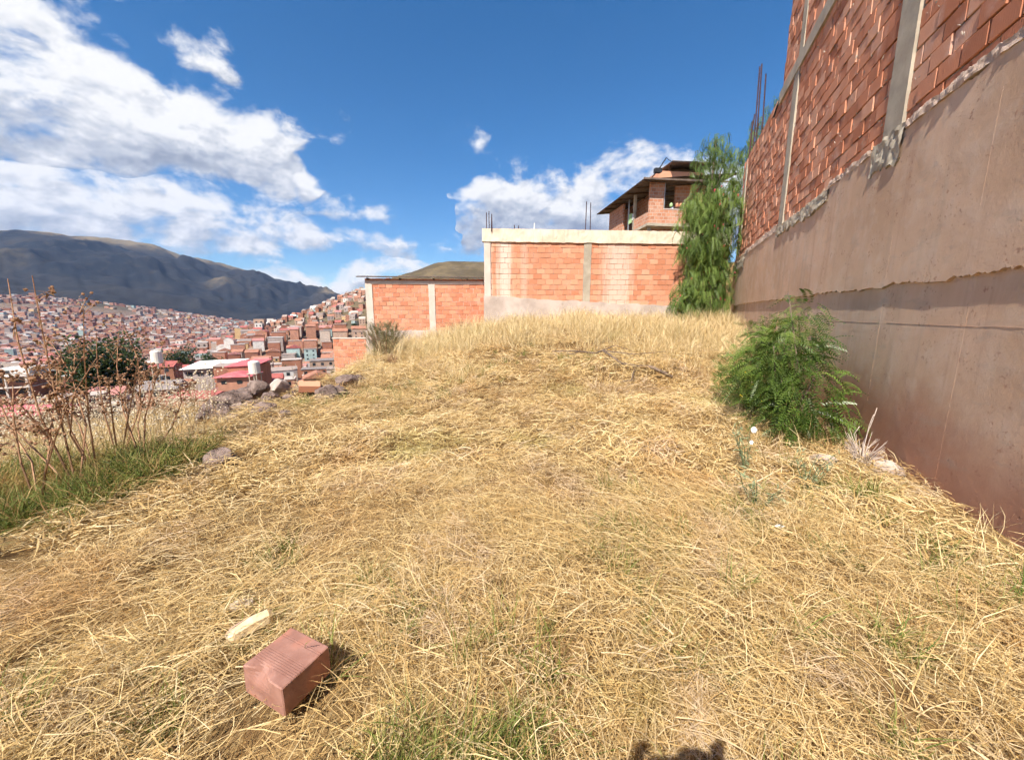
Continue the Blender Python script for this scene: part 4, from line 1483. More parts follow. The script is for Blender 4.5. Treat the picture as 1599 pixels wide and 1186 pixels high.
def blades(n, rg, rad, L_, W_, pitch, droop, heading=None, hspread=3.2, seg=3, zj=0.0):
    """grass blades as tapering ribbons -> V, F, rnd"""
    a = rg.uniform(0, 2 * math.pi, n)
    r = rad * np.sqrt(rg.random(n))
    bx, by, bz = r * np.cos(a), r * np.sin(a), rg.uniform(-0.01, zj, n) if zj else np.zeros(n) - 0.01
    hd = rg.uniform(-1, 1, n) * hspread + (heading if heading is not None else 0.0)
    ln = rg.uniform(L_[0], L_[1], n)
    w = rg.uniform(W_[0], W_[1], n)
    p0 = rg.uniform(pitch[0], pitch[1], n)
    dr = rg.uniform(droop[0], droop[1], n)
    curl = rg.normal(0, 0.8, n)
    tw = rg.uniform(-1.2, 1.2, n)
    V = np.zeros((n, seg + 1, 2, 3))
    x, y, z = bx.copy(), by.copy(), bz.copy()
    for k in range(seg + 1):
        t = k / seg
        ww = w * (1 - t ** 2 * .92) * .5
        h = hd + curl * t
        sx, sy, sz = -np.sin(h) * np.cos(tw), np.cos(h) * np.cos(tw), np.sin(tw)
        V[:, k, 0] = np.stack([x + sx * ww, y + sy * ww, z + sz * ww], 1)
        V[:, k, 1] = np.stack([x - sx * ww, y - sy * ww, z - sz * ww], 1)
        pt = p0 - dr * t
        st = ln / seg
        x = x + np.cos(h) * np.cos(pt) * st
        y = y + np.sin(h) * np.cos(pt) * st
        z = z + np.sin(pt) * st
        z = np.maximum(z, bz * .3 - 0.005)
    V = V.reshape(n, -1, 3)
    k = np.arange(seg)
    f = np.stack([2 * k, 2 * k + 1, 2 * k + 3, 2 * k + 2], 1)
    F = (f[None] + (np.arange(n) * (seg + 1) * 2)[:, None, None]).reshape(-1, 4)
    rn = np.repeat(rg.random(n), (seg + 1) * 2)
    return V.reshape(-1, 3), F, rn


def scatter(name, sources, P, yaw, tilt, scale, idx, label, cat):
    """uncountable grass: one object, all tufts merged"""
    Vs, Fs, Rs, off = [], [], [], 0
    rr = np.random.default_rng(len(P))
    for i, (V, F, r, _m) in enumerate(sources):
        k = np.where(idx == i)[0]
        if not len(k):
            continue
        M = rot_mats(np.asarray(P)[k], yaw[k], tilt[k, 0], tilt[k, 1], np.asarray(scale)[k])
        v, f, _ = merge(V, F, M)
        Vs.append(v)
        Fs.append(f + off)
        Rs.append((r[None] * .85 + rr.random((len(k), 1)) * .15).ravel())
        off += len(v)
    o = link(name, make_mesh(name, np.concatenate(Vs), np.concatenate(Fs), sources[0][3] if len(sources[0]) > 3 else None, False, {'rnd': np.concatenate(Rs)}))
    tag(o, label, cat, kind='stuff')
    return o


def wall_side(x, y):
    """distance from the right wall, positive on the lot side"""
    return (x - W0.x) * -WDIR.y + (y - W0.y) * WDIR.x


BRICK_XY = (-0.905, 1.335)


def grass():
    rg = np.random.default_rng(3)

    def samp(n, x0, x1, y0, y1):
        x, y = rg.uniform(x0, x1, n), rg.uniform(y0, y1, n)
        return x, y

    def edge_d(x, y):
        return np.interp(y, EDGE[:, 0], EDGE[:, 1]) - x

    def flow(x, y):
        return 2.3 + 5.0 * (fbm(x * .35 + 9, y * .35, 51, 2) - 0.5) * 2.2

    # --- mown straw lying on the ground: finer near the camera, coarser tufts further off
    src = []
    for lod, (n1, n2, wd, sg) in enumerate(((165, 80, (.0016, .0038), 3), (95, 36, (.0048, .0095), 2), (62, 24, (.008, .015), 2))):
        for k in range(6):
            V, F, r = blades(n1, rg, .34, (.06, .27), wd, (-.1, .5), (.2, .9), 0.0, 1.35, sg, .085)
            V2, F2, r2 = blades(n2, rg, .34, (.05, .2), wd, (-.05, .9), (.2, 1.2), 0.0, 3.2, sg, .09)
            V3, F3, r3 = blades((110, 40, 0)[lod], rg, .34, (.02, .07), wd, (-.2, .5), (0, .3), 0.0, 3.2, 1, .08) if lod < 2 else (V2[:0], F2[:0], r2[:0])
            src.append((np.concatenate([V, V2, V3]), np.concatenate([F, F2 + len(V), F3 + len(V) + len(V2)]), np.concatenate([r * .95, r2, r3]), M_STRAW))
    x, y = samp(7300, -11, 9, 0.2, 17)
    d = np.hypot(x, y)
    ws = wall_side(x, y)
    dens = np.where(d < 3.7, 1.0, np.where(d < 8, .50, .30)) * np.where(y + .25 * x > 12.0, .35, 1.0)
    keep = (ws > .05) & (rg.random(len(x)) < dens) & (y < 16.4 + .05 * x) & (np.abs(x) < 1.42 * y + .9) & (np.hypot(x - BRICK_XY[0], y - BRICK_XY[1]) > .34)
    keep &= ~((edge_d(x, y) > .1) & (y < 5.0) & (d < 7))
    fx, fy = x + 1.62, y - 1.32
    keep &= ~((np.abs(-fx * .5 + fy * .86) < .16) & (fx * .86 + fy * .5 > -1.3) & (fx * .86 + fy * .5 < .3) & (rg.random(len(x)) < .75))
    x, y, d = x[keep], y[keep], d[keep]
    n = len(x)
    lod = np.where(d < 3.7, 0, np.where(d < 8, 6, 12))
    scatter('cut_straw', src, np.stack([x, y, G(x, y)], 1), flow(x, y) + rg.normal(0, .5, n), rg.normal(0, .10, (n, 2)), rg.uniform(.75, 1.3, n), rg.integers(0, 6, n) + lod,
            'mown dry golden straw lying in swirls all over the lot', 'straw')
    # --- short dry tufts still standing
    src = []
    for k in range(5):
        V, F, r = blades(25, rg, .11, (.08, .25), (.0024, .005), (.4, 1.4), (.2, 1.3), None, 3.2, 2)
        src.append((V, F, r, M_STRAW))
    x, y = samp(6600, -11, 9, .5, 12.5)
    d = np.hypot(x, y)
    pn = fbm(x * .8, y * .8, 61, 3)
    keep = (wall_side(x, y) > .1) & (rg.random(len(x)) < .85 * sstep(pn, .36, .56)) & (np.abs(x) < 1.5 * y + 2) & (y < 16.4) & (np.hypot(x - BRICK_XY[0], y - BRICK_XY[1]) > .33) & ~((edge_d(x, y) > .1) & (y < 5.0))
    x, y = x[keep], y[keep]
    n = len(x)
    scatter('dry_tufts', src, np.stack([x, y, G(x, y)], 1), rg.uniform(0, 6.28, n), rg.normal(0, .12, (n, 2)), rg.uniform(.6, 1.2, n) * (.6 + 1.5 * sstep(fbm(x * .45, y * .45, 63, 3), .38, .62)) * np.where(np.hypot(x, y) < 3.6, .62, 1), rg.integers(0, 5, n), 'short dry grass tufts standing up out of the cut straw', 'grass')
    # --- tall blond grass on the rise at the back, by the wall and down the bank
    src = []
    for k in range(5):
        V, F, r = blades(22, rg, .18, (.32, .82), (.0065, .014), (.85, 1.55), (.1, 1.0), None, 3.2, 3)
        src.append((V, F, r, M_TALL))
    x, y = samp(11000, -14, 9.5, 1.5, 17.3)
    ws = wall_side(x, y)
    ed = edge_d(x, y)
    w = .85 * sstep(y + .25 * (x - 2) + 2.0 * (fbm(x * .5, y * .5, 71, 3) - .5), 9.3, 12.0)
    w = np.maximum(w, .42 * (1 - sstep(ws, .2, .9)) * (y > 1.5) * sstep(fbm(x * .9, y * .9, 73, 2), .42, .6))
    w = np.maximum(w, .75 * sstep(ed, .6, 1.6) * sstep(y, 3.5, 4.6) * (1 - sstep(ed, 7, 10)))
    w = np.maximum(w, .20 * sstep(y, 4.5, 7.5) * sstep(fbm(x * .7, y * .7, 79, 3), .44, .6) * (ed < 0))
    w = np.where((np.hypot(x + 4.4, y - 7.3) < 1.7), w * .15, w)
    w = np.where((np.hypot(x - 2.9, y - 8.6) < 1.3), w * .3, w)
    keep = (ws > .1) & (rg.random(len(x)) < w) & (y < 16.0 + .06 * x + (x < -1) * 1.2) & (np.abs(x) < 1.5 * y + 3)
    x, y = x[keep], y[keep]
    n = len(x)
    sc = rg.uniform(.55, 1.1, n) * np.where(edge_d(x, y) > .4, .68, np.where(y + .25 * (x - 2) > 10, .4 + 1.1 * fbm(x * .8, y * .8, 75, 3), .46))
    scatter('tall_dry_grass', src, np.stack([x, y, G(x, y)], 1), rg.uniform(0, 6.28, n), rg.normal(0, .12, (n, 2)), sc, rg.integers(0, 5, n), 'tall uncut blond grass at the back of the lot and down the bank', 'grass')
    # --- green tufts
    src = []
    for k in range(5):
        V, F, r = blades(36, rg, .07, (.09, .32), (.003, .0065), (.7, 1.5), (.2, 1.2), None, 3.2, 4)
        src.append((V, F, r, M_GREEN))
    pts = []
    spots = [(-.38, 1.05, .06, 6), (-.30, 1.10, .05, 3), (-.08, 1.08, .09, 8), (.06, 1.06, .08, 7), (-.02, 1.20, .12, 3), (-.84, 2.0, .06, 5), (-1.6, 2.35, .2, 5), (1.15, 1.5, .5, 8), (.6, 1.7, .5, 8), (1.6, 2.6, .4, 12), (2.2, 3.0, .5, 10),
             (1.0, 2.2, .5, 8), (-2.0, 6.6, .8, 14), (-2.9, 7.2, .5, 10), (-1.6, 7.9, .8, 20), (-.8, 8.6, .6, 10), (3.1, 2.6, .4, 8), (3.0, 3.4, .3, 6), (-1.35, 1.25, .1, 4), (-3.4, 6.3, .3, 6), (2.9, 4.2, .2, 5), (.9, 3.1, .4, 5), (2.6, 1.9, .3, 6)]
    for sx, sy, sr, k in spots:
        for _ in range(k):
            pts.append((sx + rg.normal(0, sr * .7), sy + rg.normal(0, sr * .7)))
    xx, yy = samp(900, -4, 6, 1.2, 12)
    pn = fbm(xx * .55 + 31, yy * .55 + 7, 81, 3)
    kk = (rg.random(900) < sstep(pn, .56, .72) * .7) & (wall_side(xx, yy) > .2) & (edge_d(xx, yy) < 0)
    pts += list(zip(xx[kk], yy[kk]))
    pts = np.array(pts)
    x, y = pts[:, 0], pts[:, 1]
    n = len(x)
    scatter('green_grass', src, np.stack([x, y, G(x, y)], 1), rg.uniform(0, 6.28, n), rg.normal(0, .1, (n, 2)), rg.uniform(.5, 1.15, n), rg.integers(0, 5, n), 'fresh green grass tufts growing through the straw', 'grass')
    # --- dark green uncut bank at the left
    src = []
    for k in range(5):
        V, F, r = blades(60, rg, .13, (.2, .55), (.006, .012), (.55, 1.5), (.3, 1.7), None, 3.2, 3)
        src.append((V, F, r, M_BANK))
    x, y = samp(1900, -8, -2.6, 1.6, 5.2)
    ed = edge_d(x, y)
    w = sstep(ed, -.05, .25) * (1 - sstep(ed, 1.6, 2.8)) * (1 - sstep(y, 4.0, 4.8))
    keep = (rg.random(len(x)) < w * sstep(fbm(x * 1.6, y * 1.6, 95, 3), .36, .56))
    x, y = x[keep], y[keep]
    n = len(x)
    scatter('bank_grass', src, np.stack([x, y, G(x, y)], 1), rg.uniform(0, 6.28, n), rg.normal(0, .15, (n, 2)), rg.uniform(.45, .95, n), rg.integers(0, 5, n), 'dense dark green grass along the left edge of the mown lot', 'grass')


grass()


# ------------------------------------------------------------------ plants
def leaf_cloud(name, V, F, mats, mat, parent, rnd=None):
    v, f, r = merge(V, F, mats, rnd)
    return link(name, make_mesh(name, v, f, mat, False, {'rnd': r}), parent)


def crown_points(rg, lobes, n):
    """points spread through a few overlapping ellipsoids, denser near their surface; returns points and outward directions"""
    vol = np.array([l[3] * l[4] * l[5] for l in lobes])
    pick_ = rg.choice(len(lobes), n, p=vol / vol.sum())
    d = rg.normal(0, 1, (n, 3))
    d /= np.linalg.norm(d, axis=1)[:, None]
    r = rg.random(n) ** (1 / 2.6)
    A = np.array(lobes)[pick_]
    return A[:, :3] + d * r[:, None] * A[:, 3:6], d


def pepper_tree(name, base, lobes, n, label, seed, scale=1.0, trunk=True, mat=M_LEAF_MOLLE, berries=0):
    rg = np.random.default_rng(seed)
    e = empty(name, base)
    tag(e, label, 'tree')
    V, F = pinnate(.36, 8, .095, .014, 1.2)
    P, d = crown_points(rg, lobes, n)
    yaw = np.arctan2(-d[:, 0], d[:, 1]) + rg.normal(0, .7, n)
    M = rot_mats(P, yaw, rg.normal(-1.0, .4, n), rg.normal(0, .4, n), rg.uniform(.7, 1.35, n) * scale)
    clump = fbm(P[:, 0] * 2.2 + P[:, 1] * 2, P[:, 2] * 2.2, seed, 3)
    leaf_cloud('crown', V, F, M, mat, e, np.clip(-.05 + 1.15 * (clump - .2) + rg.normal(0, .2, n), 0, 1))
    m = MB()
    top = max(lobes, key=lambda l: l[2])
    m.tube([(0, 0, -.3), (.05, .03, .6), (.0, .1, top[2] * .5), (top[0] * .7, top[1] * .7, top[2])], [.14, .12, .09, .03], 8)
    m.build('trunk', M_BARK, e, True)
    for k, l in enumerate(lobes):
        if k % 2 == 0:
            m = MB()
            m.tube([(0, .05, max(.3, l[2] * .4)), (l[0] * .5, l[1] * .5, l[2] * .8), (l[0], l[1], l[2] + l[5] * .4)], [.06, .045, .015], 6)
            m.build('limb', M_BARK, e, True)
    if berries:
        Pb = P[rg.choice(n, berries, replace=False)]
        base_v = np.array([(0, 0, .03), (.025, 0, 0), (0, .025, 0), (-.025, 0, 0), (0, -.025, 0), (0, 0, -.06)])
        base_f = np.array([(0, 1, 2), (0, 2, 3), (0, 3, 4), (0, 4, 1), (5, 2, 1), (5, 3, 2), (5, 4, 3), (5, 1, 4)])
        v, f, r = merge(base_v, base_f, rot_mats(Pb, rg.random(berries) * 6, rg.normal(0, .3, berries), rg.normal(0, .3, berries), rg.uniform(.8, 1.5, berries)))
        link('berries', make_mesh('berries', v, f, M_BERRY), e)
    return e


def build_trees():
    z = float(G(7.6, 15.0))
    pepper_tree('pepper_tree', (7.55, 15.0, z),
                [(-.1, 0, 1.0, 1.05, .6, .9), (-1.0, 0, .8, .65, .5, .75), (-.85, 0, 1.5, .5, .5, .4), (.2, .1, 2.2, .95, .6, .8), (-.5, 0, 1.9, .7, .5, .8), (-.1, .1, 3.4, 1.25, .7, .9), (-.45, 0, 2.8, .8, .6, .6), (-.05, .1, 4.3, 1.15, .7, .85), (-.6, .1, 4.5, .7, .6, .6), (.4, .2, 4.8, .7, .5, .6), (-.8, .1, 3.9, .6, .5, .5), (-.75, 0, 3.0, .55, .5, .45)],
                2300, 'tall drooping pepper tree with pink berries in the corner beside the concrete wall', 31, berries=70)
    p = at_y(1108, 330, 22)
    pepper_tree('pepper_tree', (p.x, 22, 2.5), [(0, 0, p.z - .2, 1.2, 1, 1.3), (.05, 0, p.z + 1.05, .75, .7, .5), (.6, 0, p.z + .3, .8, .8, .8)], 420,
                'pepper tree crown rising behind the hillside house roof', 32, 1.1)
    p = at_y(1190, 275, 19.0)
    pepper_tree('pepper_tree', (p.x, 19.0, 2.0), [(-.7, 0, p.z - 1.8, .9, .8, 1.3), (-.1, 0, p.z - .4, .9, .8, 1.1), (.5, 0, p.z + .7, .8, .8, .9)], 480,
                'pepper tree peeping over the far end of the brick wall behind the starter bars', 33, 1.1)


build_trees()


def build_shrubs():
    rg = np.random.default_rng(41)
    # dark pepper shrub with feather leaves, against the concrete wall
    bx, by = 3.74, 5.05
    z = float(G(bx, by))
    e = empty('pepper_shrub', (bx, by, z))
    tag(e, 'dark green pepper shrub with glossy feather leaves against the concrete wall', 'shrub')
    lobes = [(0, 0, .42, .45, .45, .5), (.2, .35, 1.0, .40, .42, .5), (-.05, -.2, .3, .42, .38, .35), (.42, .5, 1.55, .22, .22, .45), (-.25, .2, .8, .38, .4, .45), (.15, -.1, .6, .40, .4, .45), (.1, .2, 1.25, .35, .35, .35)]
    V, F = pinnate(.31, 10, .062, .0085, 1.0)
    n = 760
    P, d = crown_points(rg, lobes, n)
    inside = np.array([wall_side(bx + p[0], by + p[1]) for p in P])
    P[:, 0] += np.where(inside < .1, (.1 - inside) * -WDIR.y, 0)
    P[:, 1] += np.where(inside < .1, (.1 - inside) * WDIR.x, 0)
    M = rot_mats(P, np.arctan2(-d[:, 0], d[:, 1]) + rg.normal(0, .6, n), rg.normal(.05, .5, n), rg.normal(0, .4, n), rg.uniform(.65, 1.2, n))
    cl = fbm(P[:, 0] * 4 + 9, P[:, 2] * 4 + P[:, 1] * 3, 4, 3)
    leaf_cloud('foliage', V, F, M, M_LEAF_SHRUB, e, np.clip(-.05 + 1.1 * (cl - .2) + rg.normal(0, .2, n), 0, 1))
    for k in range(9):
        l = lobes[k % 6]
        m = MB()
        m.tube([(rg.normal(0, .06), rg.normal(0, .06), -.1), (l[0] * .5 + rg.normal(0, .08), l[1] * .5, l[2] * .6), (l[0] + rg.normal(0, .12), l[1] + rg.normal(0, .1), l[2] + l[5] * .8)], [.02, .014, .005], 5)
        m.build('branch', M_BARK, e, True)
    # small sprig beside it
    bx2, by2 = 4.35, 4.85
    e = empty('pepper_shrub', (bx2, by2, float(G(bx2, by2))))
    tag(e, 'small feather-leaved sprig between the dark shrub and the dead twigs', 'shrub')
    P, d = crown_points(rg, [(0, 0, .28, .16, .14, .24)], 38)
    M = rot_mats(P, rg.random(38) * 6.28, rg.normal(-.6, .4, 38), rg.normal(0, .3, 38), rg.uniform(.6, 1.0, 38))
    leaf_cloud('foliage', V, F, M, M_LEAF_SHRUB, e, rg.random(38) * .7)
    m = MB()
    m.tube([(0, 0, -.05), (.02, 0, .2), (0, .02, .45)], [.01, .008, .003], 5)
    m.build('stem', M_BARK, e, True)
    # finer, lighter marigold bush to its left
    bx, by = 3.98, 6.2
    z = float(G(bx, by))
    e = empty('marigold_bush', (bx, by, z))
    tag(e, 'lighter green fine-leaved bush with small yellow flowers left of the dark shrub', 'bush')
    V, F = pinnate(.13, 7, .035, .0045, .4)
    lobes = [(0, 0, .5, .62, .6, .55), (-.25, -.15, .5, .45, .45, .55), (.4, .1, .85, .55, .5, .5), (.1, 0, 1.1, .5, .4, .4), (-.15, -.4, .28, .4, .35, .35), (.7, .35, 1.3, .4, .35, .35)]
    n = 2500
    P, d = crown_points(rg, lobes, n)
    M = rot_mats(P, rg.random(n) * 6.28, rg.normal(.5, .6, n), rg.normal(0, .6, n), rg.uniform(.7, 1.4, n))
    cl = fbm(P[:, 0] * 4 + 2, P[:, 2] * 4 + P[:, 1] * 3, 6, 3)
    leaf_cloud('foliage', V, F, M, M_LEAF_HERB, e, np.clip(.1 + .8 * (cl - .2) + rg.normal(0, .15, n), 0, 1))
    for k in range(10):
        l = lobes[k % 6]
        m = MB()
        m.tube([(rg.normal(0, .1), rg.normal(0, .1), -.1), (l[0] * .6, l[1] * .6, l[2] * .6), (l[0] + rg.normal(0, .15), l[1] + rg.normal(0, .12), l[2] + l[5] * .85)], [.014, .01, .004], 5)
        m.build('branch', M_STEM_RED, e, True)
    fv = np.array([(0, 0, .008)] + [(.011 * math.cos(a), .011 * math.sin(a), 0.004) for a in np.linspace(0, 6.28, 7)[:-1]])
    ff = np.array([(0, k + 1, (k + 1) % 6 + 1) for k in range(6)])
    fm = make_mesh('flower', fv, ff, M_YELLOW)
    fl = P[np.argsort(P[:, 1] + .6 * np.abs(P[:, 0] + .4) + .5 * np.abs(P[:, 2] - .4))[:260]]
    for p in fl[::11]:
        o = link('flower', fm, e, p + np.array((0, -.03, .02)))
        o.rotation_euler = (rg.normal(.9, .4), rg.normal(0, .4), 0)
        o.scale = (1.2,) * 3
    # grey-green dry bush by the salmon house
    p = at_y(603, 574, 12.6)
    e = empty('sage_bush', (p.x, 12.6, float(G(p.x, 12.6))))
    tag(e, 'grey-green dry bush in front of the salmon-brick house', 'bush')
    V, F = pinnate(.2, 7, .05, .007, .2)
    n = 620
    lobes = [(0, 0, .45, .6, .5, .45), (-.3, 0, .7, .4, .4, .35), (.3, 0, .65, .4, .4, .4), (0, 0, .85, .45, .4, .3)]
    P, d = crown_points(rg, lobes, n)
    M = rot_mats(P, np.arctan2(-d[:, 0], d[:, 1]), rg.normal(1.1, .35, n), rg.normal(0, .4, n), rg.uniform(.7, 1.3, n))
    leaf_cloud('foliage', V, F, M, M_LEAF_SAGE, e)
    for k in range(22):
        a = rg.uniform(0, 6.28)
        m = MB()
        m.tube([(0.1 * math.cos(a), .1 * math.sin(a), -.1), (.3 * math.cos(a), .3 * math.sin(a), .45), (.55 * math.cos(a), .5 * math.sin(a), rg.uniform(.7, 1.1))], [.012, .009, .003], 4)
        m.build('stem', M_STEM_RED, e)
    # leafless brown bushes in front of the back walls
    for px, Y, r, lab in ((715, 15.6, .5, 'small leafless brown bush against the salmon brick wall'), (612, 10.6, .22, 'tiny brown dead bush in the straw below the sage bush')):
        p = at_y(px, 540, Y)
        e = empty('dead_bush', (p.x, Y, float(G(p.x, Y))))
        tag(e, lab, 'bush')
        twiggy(e, rg, 26, r * 1.9, r, M_STEM_RED, M_LEAF_DRY, 90)


def twiggy(e, rg, stems, hgt, spread, mat, leaf=None, leaves=0, rad=.006):
    m = MB()
    tips = []
    for k in range(stems):
        a = rg.uniform(0, 6.28)
        r = spread * rg.uniform(.3, 1)
        h = hgt * rg.uniform(.5, 1)
        mid = (r * .45 * math.cos(a), r * .45 * math.sin(a), h * .55)
        tip = (r * math.cos(a), r * math.sin(a), h)
        m.tube([(rg.normal(0, .03), rg.normal(0, .03), -.05), mid, tip], [rad, rad * .7, rad * .25], 4)
        tips.append(tip)
        for j in range(3):
            b = a + rg.normal(0, .8)
            t2 = (mid[0] + r * .5 * math.cos(b), mid[1] + r * .5 * math.sin(b), mid[2] + h * rg.uniform(.1, .4))
            m.tube([mid, t2], [rad * .5, rad * .2], 3)
            tips.append(t2)
    m.build('twigs', mat, e)
    if leaves:
        T = np.array(tips)
        P = T[rg.integers(0, len(T), leaves)] * rg.uniform(.7, 1.0, (leaves, 1)) + rg.normal(0, .02, (leaves, 3))
        V = np.array([(0, 0, 0), (.012, .02, .004), (0, .05, -.006), (-.012, .02, .004)])
        leaf_cloud('dry_leaves', V, np.array([[0, 1, 2, 3]]), rot_mats(P, rg.random(leaves) * 6.28, rg.normal(-.4, .8, leaves), rg.normal(0, .8, leaves), rg.uniform(.6, 1.2, leaves)), leaf, e)


build_shrubs()


def dry_weeds():
    """tall dry weeds on the left bank: reddish stems, curled leaves, knobby seed heads"""
    rg = np.random.default_rng(55)
    LV = np.array([(0, 0, 0), (.014, .02, .006), (.004, .055, -.012), (-.014, .02, .006)])
    SV = np.array([(0, 0, .022), (.018, 0, .006), (.009, .016, .006), (-.009, .016, .006), (-.018, 0, .006), (-.009, -.016, .006), (.009, -.016, .006), (0, 0, -.014)])
    SF = np.array([(0, k, k % 6 + 1) for k in range(1, 7)] + [(7, k % 6 + 1, k) for k in range(1, 7)])
    # (root pixel x, root pixel y, depth Y, [tip pixels])
    spec = [
        ('tall dry weed leaning far left with knobby brown seed heads at left edge', 120, 760, 3.7, [(-30, 500), (12, 435), (50, 430), (70, 520), (0, 600)]),
        ('tall dry reddish weed stem crossing the dark tree clump', 150, 735, 4.1, [(95, 545), (130, 480), (40, 560), (150, 560)]),
        ('dry branched weed with brown leaves left of the stone heap', 222, 715, 4.4, [(185, 520), (240, 590), (280, 600), (265, 545), (200, 590)]),
        ('thin dry weed in front of the lone water tank', 186, 722, 4.6, [(190, 500), (150, 520), (215, 560), (170, 600)]),
        ('low dry weed spreading at the left edge above the green grass', 60, 790, 3.3, [(-20, 640), (20, 600), (80, 650), (110, 620)]),
    ]
    for lab, px, py, Y, tips in spec:
        base = at_y(px, py, Y)
        base.z = float(G(base.x, base.y))
        e = empty('dry_weed', base)
        tag(e, lab, 'weed')
        leaves, seeds = [], []
        for tx, ty in tips:
            T = at_y(tx, ty, Y + rg.normal(.15, .35)) - base
            bow = Vector((rg.normal(0, .10), rg.normal(0, .10), .06))
            pts = [Vector((0, 0, -.08)), T * .35 + bow, T * .7 + bow * .8, T]
            m = MB()
            m.tube(pts, [.010, .008, .006, .0035], 5)
            for j in range(7):
                t = rg.uniform(.42, .99)
                p = T * t + bow * min(1, t * 2.2)
                b = p + Vector((rg.normal(0, .13), rg.normal(0, .13), rg.uniform(.03, .22))) * (1.15 - .5 * t)
                m.tube([p, (p + b) / 2 + Vector((0, 0, .01)), b], [.0042, .0036, .0026], 4)
                seeds.append(b)
                for _ in range(2):
                    s2 = b + Vector((rg.normal(0, .05), rg.normal(0, .05), rg.uniform(-.02, .06)))
                    m.tube([b, s2], [.0018, .0012], 3)
                    seeds.append(s2)
                for _ in range(3):
                    leaves.append(p + (b - p) * rg.uniform(.1, 1) + Vector(rg.normal(0, .02, 3)))
            m.build('stem', M_STEM_RED, e)
        n = len(seeds)
        v, f, r = merge(SV, SF, rot_mats(np.array([list(p) for p in seeds]), rg.random(n) * 6, rg.normal(0, .4, n), rg.normal(0, .4, n), rg.uniform(.6, 1.25, n)))
        link('seed_heads', make_mesh('seed_heads', v, f, M_SEED), e)['kind'] = 'stuff'
        n = len(leaves)
        leaf_cloud('dry_leaves', LV, np.array([[0, 1, 2, 3]]), rot_mats(np.array([list(p) for p in leaves]), rg.random(n) * 6.28, rg.normal(-.4, .9, n), rg.normal(0, .9, n), rg.uniform(.5, 1.1, n)), M_LEAF_DRY, e)
    # fine pale-seeded weeds further down the bank: too many to count
    pts, stems = [], MB()
    for k in range(640):
        px = rg.uniform(-60, 340)
        Y = rg.uniform(4.6, 9.5)
        b = at_y(px, 640, Y)
        b.z = float(G(b.x, b.y))
        h = rg.uniform(.3, .95)
        t = b + Vector((rg.normal(0, .08), rg.normal(0, .08), h))
        stems.tube([b, (b + t) / 2 + Vector((rg.normal(0, .02), 0, 0)), t], [.0028, .0022, .0015], 3)
        for _ in range(6):
            pts.append(list(t + Vector((rg.normal(0, .06), rg.normal(0, .06), rg.uniform(-.25, .05) * h))))
    o = stems.build('seeding_weeds', M_STEM_GOLD)
    tag(o, 'fine pale seeding weeds on the bank below the stone heap', 'weeds', kind='stuff')
    n = len(pts)
    v, f, r = merge(SV, SF, rot_mats(np.array(pts), rg.random(n) * 6, rg.normal(0, .4, n), rg.normal(0, .4, n), rg.uniform(.4, .85, n)))
    c = link('seed_heads', make_mesh('seed_heads', v, f, M_SEED_PALE), o)
    c['kind'] = 'stuff'


dry_weeds()


